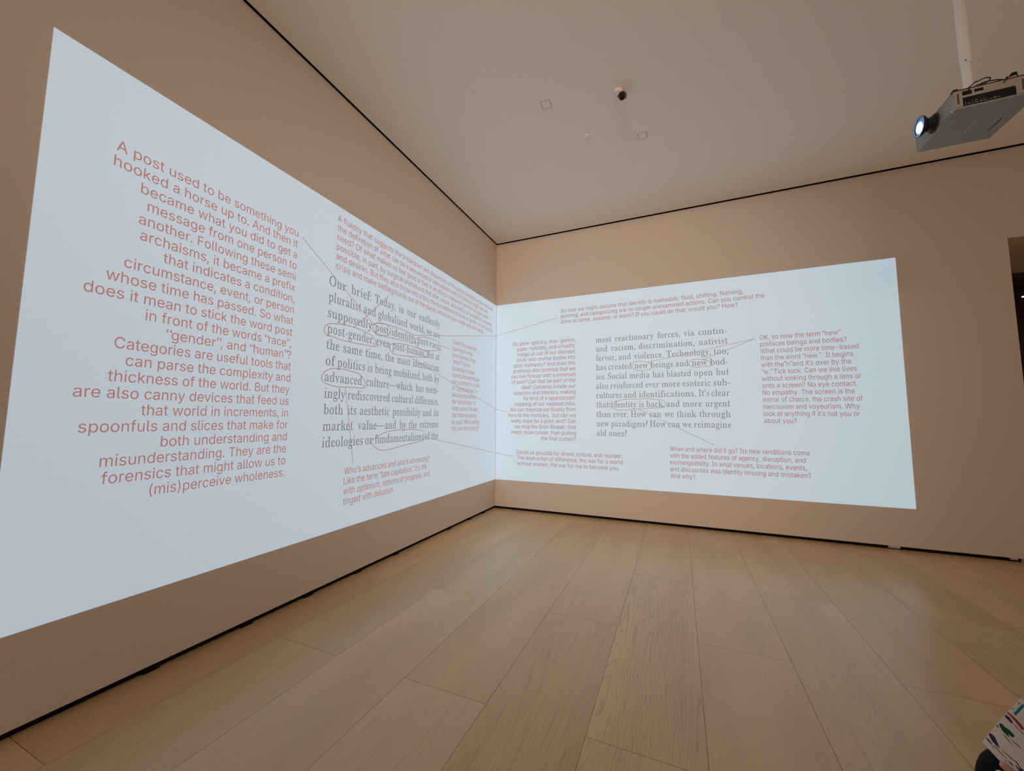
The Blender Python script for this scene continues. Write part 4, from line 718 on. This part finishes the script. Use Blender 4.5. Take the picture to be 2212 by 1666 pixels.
def mount():
    p = Vector((5.091, -2.85, 0))
    pole = lathe('ceiling_mount_pole', (p.x, p.y, 3.838), (0, 0, 1), [(0, 0.0), (0, 0.0245), (0.33, 0.0245)], M_white, n=36)
    props(pole, 'white ceiling pole that the grey projector hangs from', 'mount')
    lathe('outer_sleeve', (p.x, p.y, 4.155), (0, 0, 1), [(0, 0.0245), (0, 0.0290), (0.79, 0.0290)], M_white, pole, 36)
    lathe('ceiling_plate', (p.x, p.y, 4.930), (0, 0, 1), [(0, 0.029), (0, 0.085), (0.013, 0.085)], M_white, pole, 36)
    lathe('set_screw', (p.x - 0.012, p.y - 0.026, 4.175), (-0.4, -1, 0), [(0, 0.004), (0.004, 0.004), (0.004, 0)], M_black, pole, 12)
    box('mount_plate', (4.99, -2.95, 3.834), (5.19, -2.75, 3.841), M_white, pole, bevel=0.002)
mount()
o = tube('cable', catmull([(5.05, -2.875, 3.93), (5.040, -2.93, 3.917), (5.0445, -3.0, 3.9111), (5.0599, -3.0, 3.9132), (5.0757, -3.0, 3.9203), (5.0931, -3.0, 3.9253), (5.1081, -3.0, 3.9241), (5.119, -3.0, 3.9187), (5.1192, -3.0, 3.9087), (5.108, -3.0, 3.8971), (5.0902, -3.0, 3.8865), (5.0714, -3.0, 3.8876), (5.0524, -3.0, 3.8868), (5.0346, -3.0, 3.8789), (5.0106, -3.01, 3.866), (4.975, -3.075, 3.840), (4.965, -3.088, 3.815), (4.963, -3.0815, 3.800)], 6), 0.0036, M_cable)
props(o, 'looped black cable from the white pole into the upper side socket of the projector', 'cable', 'projector cables')
pts = catmull([(5.00, -3.01, 3.864), (5.03, -3.005, 3.876), (5.0621, -3.0, 3.888), (5.0872, -3.0, 3.8962), (5.1192, -3.0, 3.8959), (5.1469, -3.0, 3.8928), (5.174, -3.0, 3.8843), (5.1903, -3.0, 3.8811), (5.2038, -3.0, 3.8902), (5.2212, -3.0, 3.9033)], 6)
o = tube('cable', pts, 0.0036, M_cable)
props(o, 'black cable running flat along the top of the projector to a plug', 'cable', 'projector cables')
tube('plug', [(5.213, -3.0, 3.895), (5.224, -3.0, 3.9045), (5.236, -3.0, 3.906), (5.243, -3.0, 3.902)], [0.006, 0.011, 0.011, 0.009], M_cable, o, 12)
o = tube('cable', catmull([(5.245, -3.0, 3.900), (5.246, -3.0, 3.88), (5.236, -3.0, 3.868), (5.215, -3.01, 3.866), (5.18, -3.03, 3.861), (5.15, -3.078, 3.846), (5.146, -3.086, 3.825), (5.130, -3.083, 3.808)], 6), 0.0030, M_cable)
props(o, 'black cable dropping from the plug down the side of the projector', 'cable', 'projector cables')

# lamp in the dark room
bm = bmesh.new(); bm_box(bm, (9.24, 3.98, 3.978), (10.6, 4.02, 3.996), 0.003)
o = from_bm('strip_lamp', bm, M_strip)
props(o, 'thin white lit strip lamp in the dark room beyond the opening', 'lamp')
for xx in (9.4, 10.4):
    tube('hanger', [(xx, 4.0, 3.99), (xx, 4.0, 4.61)], 0.0015, M_black, o, 8)

# ------------------------------------------------------------------ leaflet and seated person
RA = Vector((0.431, 0.815, -0.386)).normalized()
RB = Vector((0.382, 0.806, -0.452)).normalized()
DL = 1.95
PA, PB = CAM + RA * (DL + 0.10), CAM + RB * DL
e1 = (PA - PB); WIDTH = e1.length; e1.normalize()
e2 = Vector((0.6219, -0.1813, -0.7618)); e2 = (e2 - e1 * e2.dot(e1)).normalized()
nn = e2.cross(e1).normalized()
LEN = 0.26

def leaf_pt(s, t, h=0.0):        # s across from B to A (0..1), t metres along the long side
    bend = 0.003 * math.sin(s * math.pi) + 0.10 * max(0, t - 0.12) ** 2
    return PB + e1 * (s * WIDTH) + e2 * t + nn * (h - bend)

def leaflet():
    verts, faces = [], []
    ns, ntt = 12, 20
    for h in (0.0, -0.0006):
        for i in range(ns + 1):
            for j in range(ntt + 1):
                verts.append(leaf_pt(i / ns, LEN * j / ntt, h))
    q = (ns + 1) * (ntt + 1)
    idx = lambda i, j, b: b * q + i * (ntt + 1) + j
    for i in range(ns):
        for j in range(ntt):
            faces.append((idx(i, j, 0), idx(i + 1, j, 0), idx(i + 1, j + 1, 0), idx(i, j + 1, 0)))
            faces.append((idx(i, j, 1), idx(i, j + 1, 1), idx(i + 1, j + 1, 1), idx(i + 1, j, 1)))
    for i in range(ns):
        faces.append((idx(i, 0, 0), idx(i, 0, 1), idx(i + 1, 0, 1), idx(i + 1, 0, 0)))
        faces.append((idx(i, ntt, 0), idx(i + 1, ntt, 0), idx(i + 1, ntt, 1), idx(i, ntt, 1)))
    for j in range(ntt):
        faces.append((idx(0, j, 0), idx(0, j + 1, 0), idx(0, j + 1, 1), idx(0, j, 1)))
        faces.append((idx(ns, j, 0), idx(ns, j, 1), idx(ns, j + 1, 1), idx(ns, j + 1, 0)))
    o = mesh('leaflet', verts, faces, M_paper)
    props(o, 'white leaflet printed with coloured strokes in a hand at the lower right', 'leaflet')
    def ink(name, col, pts):
        m = principled('ink_' + name, col, 0.5, 0.4)
        pol = [Vector((s, t, 0)) for s, t in pts]
        r = mgeo.delaunay_2d_cdt([Vector((p.x * WIDTH, p.y)) for p in pol], [], [list(range(len(pol)))], 1, 1e-6)
        vs = [leaf_pt(v.x / WIDTH, v.y, 0.0006) for v in r[0]]
        mesh('printed_stroke', vs, [tuple(f) for f in r[2]], m, o)['label'] = name + ' printed stroke'
    ink('blue', (0.02, 0.22, 0.4), [(0.935, 0.0083), (0.956, 0.0134), (0.716, 0.0141), (0.72, 0.0084)])
    ink('red', (0.4, 0.035, 0.055), [(0.646, -0.0005), (0.671, 0.0008), (0.681, 0.0217), (0.672, 0.0365), (0.652, 0.0425), (0.622, 0.0385), (0.631, 0.0314), (0.643, 0.017)])
    ink('violet', (0.055, 0.025, 0.12), [(0.573, 0.0003), (0.607, 0.0005), (0.619, 0.0081), (0.603, 0.0181), (0.585, 0.0199), (0.573, 0.0169)])
    ink('green', (0.006, 0.085, 0.085), [(0.402, 0.0027), (0.442, 0.0029), (0.456, 0.0079), (0.453, 0.0137), (0.472, 0.0245), (0.47, 0.0317), (0.464, 0.0364), (0.446, 0.0374), (0.419, 0.0345), (0.414, 0.0296), (0.413, 0.0255), (0.397, 0.0284), (0.388, 0.0314), (0.381, 0.0293), (0.38, 0.0232), (0.375, 0.0153), (0.39, 0.0095)])
    ink('brown', (0.16, 0.055, 0.06), [(0.358, -0.0007), (0.383, 0.0003), (0.369, 0.0059), (0.361, 0.0064)])
    ink('purple', (0.055, 0.03, 0.125), [(0.164, -0.0007), (0.201, 0.0004), (0.209, 0.006), (0.211, 0.0115), (0.178, 0.0205), (0.142, 0.0304), (0.135, 0.0283), (0.13, 0.0205), (0.13, 0.0127), (0.142, 0.0073)])
    ink('dark grey', (0.085, 0.075, 0.1), [(0.088, 0.0001), (0.101, 0.0009), (0.106, 0.0074), (0.096, 0.0162), (0.085, 0.016), (0.081, 0.0079)])
    ink('indigo', (0.06, 0.04, 0.15), [(0.103, 0.0549), (0.11, 0.057), (0.114, 0.0619), (0.107, 0.068), (0.096, 0.0637), (0.095, 0.0591)])
    ink('dusky blue', (0.06, 0.04, 0.15), [(0.179, 0.0616), (0.191, 0.0645), (0.189, 0.0707), (0.178, 0.0744), (0.173, 0.0796), (0.181, 0.0854), (0.154, 0.0893), (0.115, 0.0838), (0.128, 0.0734), (0.135, 0.0673), (0.145, 0.0703), (0.145, 0.0783), (0.153, 0.0792), (0.168, 0.0727), (0.173, 0.0676)])
    ink('pale grey', (0.3, 0.29, 0.3), [(0.106, 0.0166), (0.114, 0.0221), (0.11, 0.0301), (0.107, 0.0401), (0.111, 0.052), (0.102, 0.0516), (0.092, 0.0403), (0.095, 0.0304), (0.095, 0.022)])
    ink('grey', (0.32, 0.31, 0.32), [(0.143, 0.031), (0.15, 0.0358), (0.167, 0.0479), (0.18, 0.0602), (0.165, 0.0636), (0.154, 0.056), (0.146, 0.0431)])
    ink('ash', (0.3, 0.29, 0.31), [(0.385, 0.0318), (0.393, 0.0426), (0.405, 0.0517), (0.406, 0.0597), (0.394, 0.0596), (0.378, 0.0489), (0.38, 0.0385)])
    ink('rust', (0.22, 0.13, 0.12), [(0.349, 0.0179), (0.354, 0.0264), (0.343, 0.0358), (0.345, 0.0453), (0.339, 0.0445), (0.333, 0.0348), (0.338, 0.026)])
    ink('smoke', (0.38, 0.37, 0.37), [(0.59, 0.0194), (0.598, 0.0298), (0.599, 0.0407), (0.6, 0.0475), (0.58, 0.0453), (0.578, 0.0317)])
    ink('small grey', (0.3, 0.3, 0.3), [(0.757, 0.0008), (0.788, 0.0028), (0.774, 0.0041), (0.754, 0.0026)])
    ink('small dark', (0.15, 0.14, 0.15), [(0.887, 0.0016), (0.922, 0.0025), (0.904, 0.0042), (0.88, 0.0044)])
    ink('round grey', (0.28, 0.27, 0.27), [(0.068, 0.017), (0.084, 0.0188), (0.079, 0.0229), (0.063, 0.0217)])
    ink('small round grey', (0.28, 0.26, 0.25), [(0.075, 0.0488), (0.086, 0.0525), (0.084, 0.0548), (0.068, 0.053)])
leaflet()

def skin_mesh(verts, edges, radii, root=0, sub=2):
    me = bpy.data.meshes.new('tmp')
    me.from_pydata([tuple(v) for v in verts], edges, [])
    o = bpy.data.objects.new('tmp', me)
    COL.objects.link(o)
    md = o.modifiers.new('Skin', 'SKIN'); md.use_smooth_shade = True
    md.branch_smoothing = 0.6
    for i, r in enumerate(radii):
        rr = r if isinstance(r, tuple) else (r, r)
        me.skin_vertices[0].data[i].radius = rr
        me.skin_vertices[0].data[i].use_root = (i == root)
    s = o.modifiers.new('Sub', 'SUBSURF'); s.levels = sub; s.render_levels = sub
    bpy.context.view_layer.update()
    dg = bpy.context.evaluated_depsgraph_get()
    out = bpy.data.meshes.new_from_object(o.evaluated_get(dg))
    bpy.data.objects.remove(o)
    for p in out.polygons: p.use_smooth = True
    return out

class Skel:
    def __init__(s): s.v, s.e, s.r = [], [], []
    def add(s, p, r, parent=None):
        s.v.append(Vector(p)); s.r.append(r)
        if parent is not None: s.e.append((parent, len(s.v) - 1))
        return len(s.v) - 1
    def chain(s, pts, parent):
        for p, r in pts: parent = s.add(p, r, parent)
        return parent
    def build(s, root=0, sub=2): return skin_mesh(s.v, s.e, s.r, root, sub)

def join(meshes):
    bm = bmesh.new()
    for m in meshes: bm.from_mesh(m)
    me = bpy.data.meshes.new('joined'); bm.to_mesh(me); bm.free()
    for p in me.polygons: p.use_smooth = True
    return me

FW = Vector((-0.62, 0.78, 0)).normalized()      # the way the seated person faces
LF = Vector((-0.78, -0.62, 0)).normalized()     # the person's left
ZU = Vector((0, 0, 1))
KNEE_L = Vector((3.936, -4.830, 0.611)) + RIGHT * 0.011 - UP * 0.003
HIP = KNEE_L - FW * 0.43 - LF * 0.09; HIP.z = 0.60

def person():
    P = lambda f, l, z: HIP + FW * f + LF * l + ZU * (z - HIP.z)
    # wrist and hand of the left arm that holds the leaflet
    hp = lambda x, t, h: PB + e1 * x + e2 * t + nn * h
    palm = hp(-0.040, 0.122, -0.006)
    wrist = palm - FW * 0.075 + LF * 0.040 + ZU * 0.012
    elbow = P(0.08, 0.26, 0.80)
    s = Skel()
    pel = s.add(P(0, 0, 0.62), (0.135, 0.10))
    sp = s.chain([(P(0.0, 0, 0.80), (0.115, 0.088)), (P(0.03, 0, 0.98), (0.12, 0.09)), (P(0.045, 0, 1.07), (0.075, 0.060))], pel)
    nk = s.chain([(P(0.075, 0, 1.16), 0.055)], sp)
    hd = s.chain([(P(0.10, 0, 1.225), (0.062, 0.075)), (P(0.115, 0, 1.30), (0.072, 0.090)), (P(0.105, 0, 1.365), (0.064, 0.080))], nk)
    # arms
    sh = s.chain([(P(0.05, 0.150, 1.075), 0.040)], sp)
    el = s.chain([((P(0.05, 0.155, 1.085) * 0.5 + elbow * 0.5), 0.047), (elbow, 0.040)], sh)
    wl = s.chain([(elbow * 0.5 + wrist * 0.5, 0.036), (wrist, (0.027, 0.022))], el)
    pl_ = s.chain([(wrist * 0.45 + palm * 0.55, (0.036, 0.019)), (palm, (0.040, 0.017))], wl)
    rw = P(0.30, -0.10, 0.74)
    sr = s.chain([(P(0.05, -0.150, 1.075), 0.040)], sp)
    er = s.chain([(P(0.02, -0.22, 0.96), 0.047), (P(0.0, -0.26, 0.82), 0.040)], sr)
    wr = s.chain([(P(0.15, -0.18, 0.78), 0.036), (rw, (0.027, 0.022))], er)
    pr_ = s.chain([(P(0.345, -0.085, 0.725), (0.036, 0.019)), (P(0.38, -0.075, 0.715), (0.040, 0.017))], wr)
    # legs
    knee_r = KNEE_L - LF * 0.20 - FW * 0.01 - ZU * 0.05
    for sg, kn in ((1, KNEE_L), (-1, knee_r)):
        h = s.chain([(P(0.03, 0.09 * sg, 0.60), 0.082)], pel)
        k = s.chain([(P(0.03, 0.09 * sg, 0.60) * 0.5 + kn * 0.5, 0.074), (kn, 0.054)], h)
        ank = kn + FW * 0.05; ank.z = 0.11
        a = s.chain([(kn * 0.6 + ank * 0.4 - FW * 0.015, 0.052), (ank, 0.036)], k)
        s.chain([(ank + FW * 0.07 - ZU * 0.055, (0.040, 0.032)), (ank + FW * 0.16 - ZU * 0.07, (0.038, 0.022))], a)
    body = s.build(pel, 2)
    parts = [body]
    # left hand: thumb over the front of the leaflet, four fingers bent behind its edge
    def finger(pts, r0, r1):
        f = Skel(); n = len(pts); last = None
        for i, p in enumerate(pts):
            last = f.add(p, r0 + (r1 - r0) * i / (n - 1), last)
        parts.append(f.build(0, 2))
    finger([palm + e1 * 0.012 + nn * 0.004, hp(-0.006, 0.094, 0.012), hp(-0.003, 0.068, 0.0125), hp(-0.0075, 0.050, 0.0115), hp(-0.0105, 0.040, 0.0105)], 0.0130, 0.0086)
    finger([palm - e1 * 0.004 - nn * 0.006, hp(-0.027, 0.094, -0.012), hp(-0.020, 0.070, -0.012), hp(-0.0165, 0.057, -0.010)], 0.0112, 0.0088)
    for i in range(3):
        b0 = palm - e1 * (0.008 + 0.010 * i) - nn * (0.014 + 0.006 * i)
        d = 0.006 * i
        finger([b0, hp(-0.030 + d * 0.3, 0.098 + d, -0.032), hp(-0.008 + d * 0.3, 0.088 + d * 1.6, -0.030), hp(0.012, 0.086 + d * 2.4, -0.017)], 0.0102 - 0.0006 * i, 0.0074)
    # thumb nail
    # right hand resting on the thigh
    c = P(0.38, -0.075, 0.715)
    for i in range(4):
        b0 = c + LF * (0.024 - 0.016 * i)
        Lf = (0.070, 0.078, 0.073, 0.058)[i]
        finger([b0 - FW * 0.01, b0 + FW * Lf * 0.5 - ZU * 0.004, b0 + FW * Lf * 0.8 - ZU * 0.018, b0 + FW * Lf * 0.9 - ZU * 0.032], 0.0098, 0.0070)
    finger([c - FW * 0.03 + LF * 0.02, c + LF * 0.048, c + LF * 0.058 + FW * 0.03, c + LF * 0.056 + FW * 0.05 - ZU * 0.006], 0.0115, 0.008)
    # head shell with brow, cheeks and chin
    hb = bmesh.new()
    bmesh.ops.create_uvsphere(hb, u_segments=32, v_segments=24, radius=1.0)
    for v in hb.verts:
        q = v.co.copy()
        w = 1.0 if q.z > -0.1 else 1.0 - 0.34 * (-q.z - 0.1)
        f = q.x * 0.098 * (w if q.x < 0 else 0.5 + 0.5 * w)
        if q.x > 0.6 and 0.0 < q.z < 0.25 and 0.15 < abs(q.y) < 0.6: f -= 0.006
        v.co = P(0.10, 0, 1.300) + FW * f + LF * q.y * 0.075 * w + ZU * q.z * 0.118
    hm = bpy.data.meshes.new('head'); hb.to_mesh(hm); hb.free(); parts.append(hm)
    # face: nose, eyes, ears
    f = Skel(); a = f.add(P(0.190, 0, 1.312), 0.008); b = f.add(P(0.202, 0, 1.290), 0.010, a); f.add(P(0.205, 0, 1.277), 0.012, b); parts.append(f.build(0, 2))
    for sg in (1, -1):
        f = Skel(); a = f.add(P(0.105, 0.078 * sg, 1.31), 0.010); b = f.add(P(0.10, 0.086 * sg, 1.29), 0.011, a); f.add(P(0.105, 0.080 * sg, 1.265), 0.008, b); parts.append(f.build(0, 1))
    f = Skel(); a = f.add(P(0.176, 0.02, 1.246), 0.006); b = f.add(P(0.184, 0, 1.247), 0.008, a); f.add(P(0.176, -0.02, 1.246), 0.006, b); parts.append(f.build(0, 1))
    me = join(parts)
    root = link('person', me, M_skin)
    props(root, 'seated person in dark clothes whose knee and hand show at the lower right corner', 'person')
    for sg in (1, -1):
        lathe('eye', P(0.178, 0.030 * sg, 1.312), FW, [(-0.012, 0), (-0.006, 0.010), (0.002, 0.011), (0.008, 0.006), (0.010, 0)], M_eye, root, 16)
        lathe('iris', P(0.186, 0.030 * sg, 1.312), FW, [(0.0, 0.0055), (0.0022, 0.005), (0.003, 0)], M_hair, root, 16)
    # trousers
    t = Skel()
    pe = t.add(P(0, 0, 0.61), (0.145, 0.112))
    t.chain([(P(0, 0, 0.74), (0.135, 0.105))], pe)
    for sg, kn in ((1, KNEE_L), (-1, knee_r)):
        h = t.chain([(P(0.03, 0.09 * sg, 0.60), 0.092)], pe)
        ank = kn + FW * 0.05; ank.z = 0.10
        t.chain([(P(0.03, 0.09 * sg, 0.60) * 0.5 + kn * 0.5, 0.084), (kn * 0.93 + P(0.03, 0.09 * sg, 0.60) * 0.07, 0.068), (kn + FW * 0.004 - ZU * 0.012, 0.064), (kn * 0.6 + ank * 0.4 - FW * 0.012, 0.062), (ank, 0.052)], h)
    link('trousers', t.build(pe, 4), M_cloth, root)['label'] = 'black trousers'
    w = Skel()
    b0 = w.add(P(0, 0, 0.62), (0.160, 0.126))
    ch = w.chain([(P(0.0, 0, 0.80), (0.150, 0.118)), (P(0.03, 0, 0.98), (0.162, 0.124)), (P(0.05, 0, 1.09), (0.130, 0.104))], b0)
    w.chain([(P(0.064, 0, 1.15), 0.070)], ch)
    w.chain([(P(0.05, 0.155, 1.085), 0.080), ((P(0.05, 0.155, 1.085) * 0.5 + elbow * 0.5), 0.064), (elbow, 0.056), (elbow * 0.5 + wrist * 0.5, 0.048), (elbow * 0.18 + wrist * 0.82, 0.038)], ch)
    w.chain([(P(0.05, -0.155, 1.085), 0.080), (P(0.02, -0.22, 0.96), 0.064), (P(0.0, -0.26, 0.82), 0.056), (P(0.15, -0.18, 0.78), 0.048), (rw - FW * 0.03, 0.038)], ch)
    link('sweater', w.build(b0, 2), M_sweater, root)['label'] = 'dark sweater'
    hbm = bmesh.new()
    bmesh.ops.create_uvsphere(hbm, u_segments=32, v_segments=20, radius=1.0)
    kill = []
    ctr = P(0.088, 0, 1.318)
    for v in hbm.verts:
        q = v.co.copy()
        v.co = ctr + FW * q.x * 0.108 + LF * q.y * 0.086 + ZU * (q.z * 0.112 if q.z > -0.2 else q.z * 0.12)
        if q.x > 0.2 and q.z < 0.55: kill.append(v)
    bmesh.ops.delete(hbm, geom=kill, context='VERTS')
    from_bm('hair', hbm, M_hair, root, smooth=True)
    for sg, kn in ((1, KNEE_L), (-1, knee_r)):
        ank = kn + FW * 0.05; ank.z = 0.10
        f = Skel()
        a = f.add(ank - FW * 0.03 - ZU * 0.055, (0.042, 0.044))
        f.chain([(ank + FW * 0.06 - ZU * 0.058, (0.046, 0.042)), (ank + FW * 0.16 - ZU * 0.066, (0.046, 0.034)), (ank + FW * 0.215 - ZU * 0.070, (0.036, 0.028))], a)
        link('shoe', f.build(0, 2), M_shoe, root)
    # bench
    c = P(-0.04, 0, 0)
    def bpt(f, l, z): return c + FW * f + LF * l + ZU * (z - c.z)
    def slab(f0, f1, l0, l1, z0, z1):
        bm = bmesh.new()
        vs = [bm.verts.new(bpt(f, l, z)) for z in (z0, z1) for f, l in ((f0, l0), (f1, l0), (f1, l1), (f0, l1))]
        for q in ((0, 1, 2, 3), (7, 6, 5, 4), (0, 4, 5, 1), (1, 5, 6, 2), (2, 6, 7, 3), (3, 7, 4, 0)): bm.faces.new([vs[i] for i in q])
        bmesh.ops.bevel(bm, geom=bm.edges[:], offset=0.004, segments=2, affect='EDGES')
        return bm
    seat = from_bm('bench', slab(-0.22, 0.20, -0.75, 0.27, 0.455, 0.495), M_bench)
    props(seat, 'low wooden bench under the seated person in dark clothes', 'bench')
    for l in (-0.70, 0.20):
        for f in (-0.20, 0.15):
            from_bm('leg', slab(f, f + 0.045, l - 0.022, l + 0.022, 0.0, 0.456), M_bench, seat)
person()
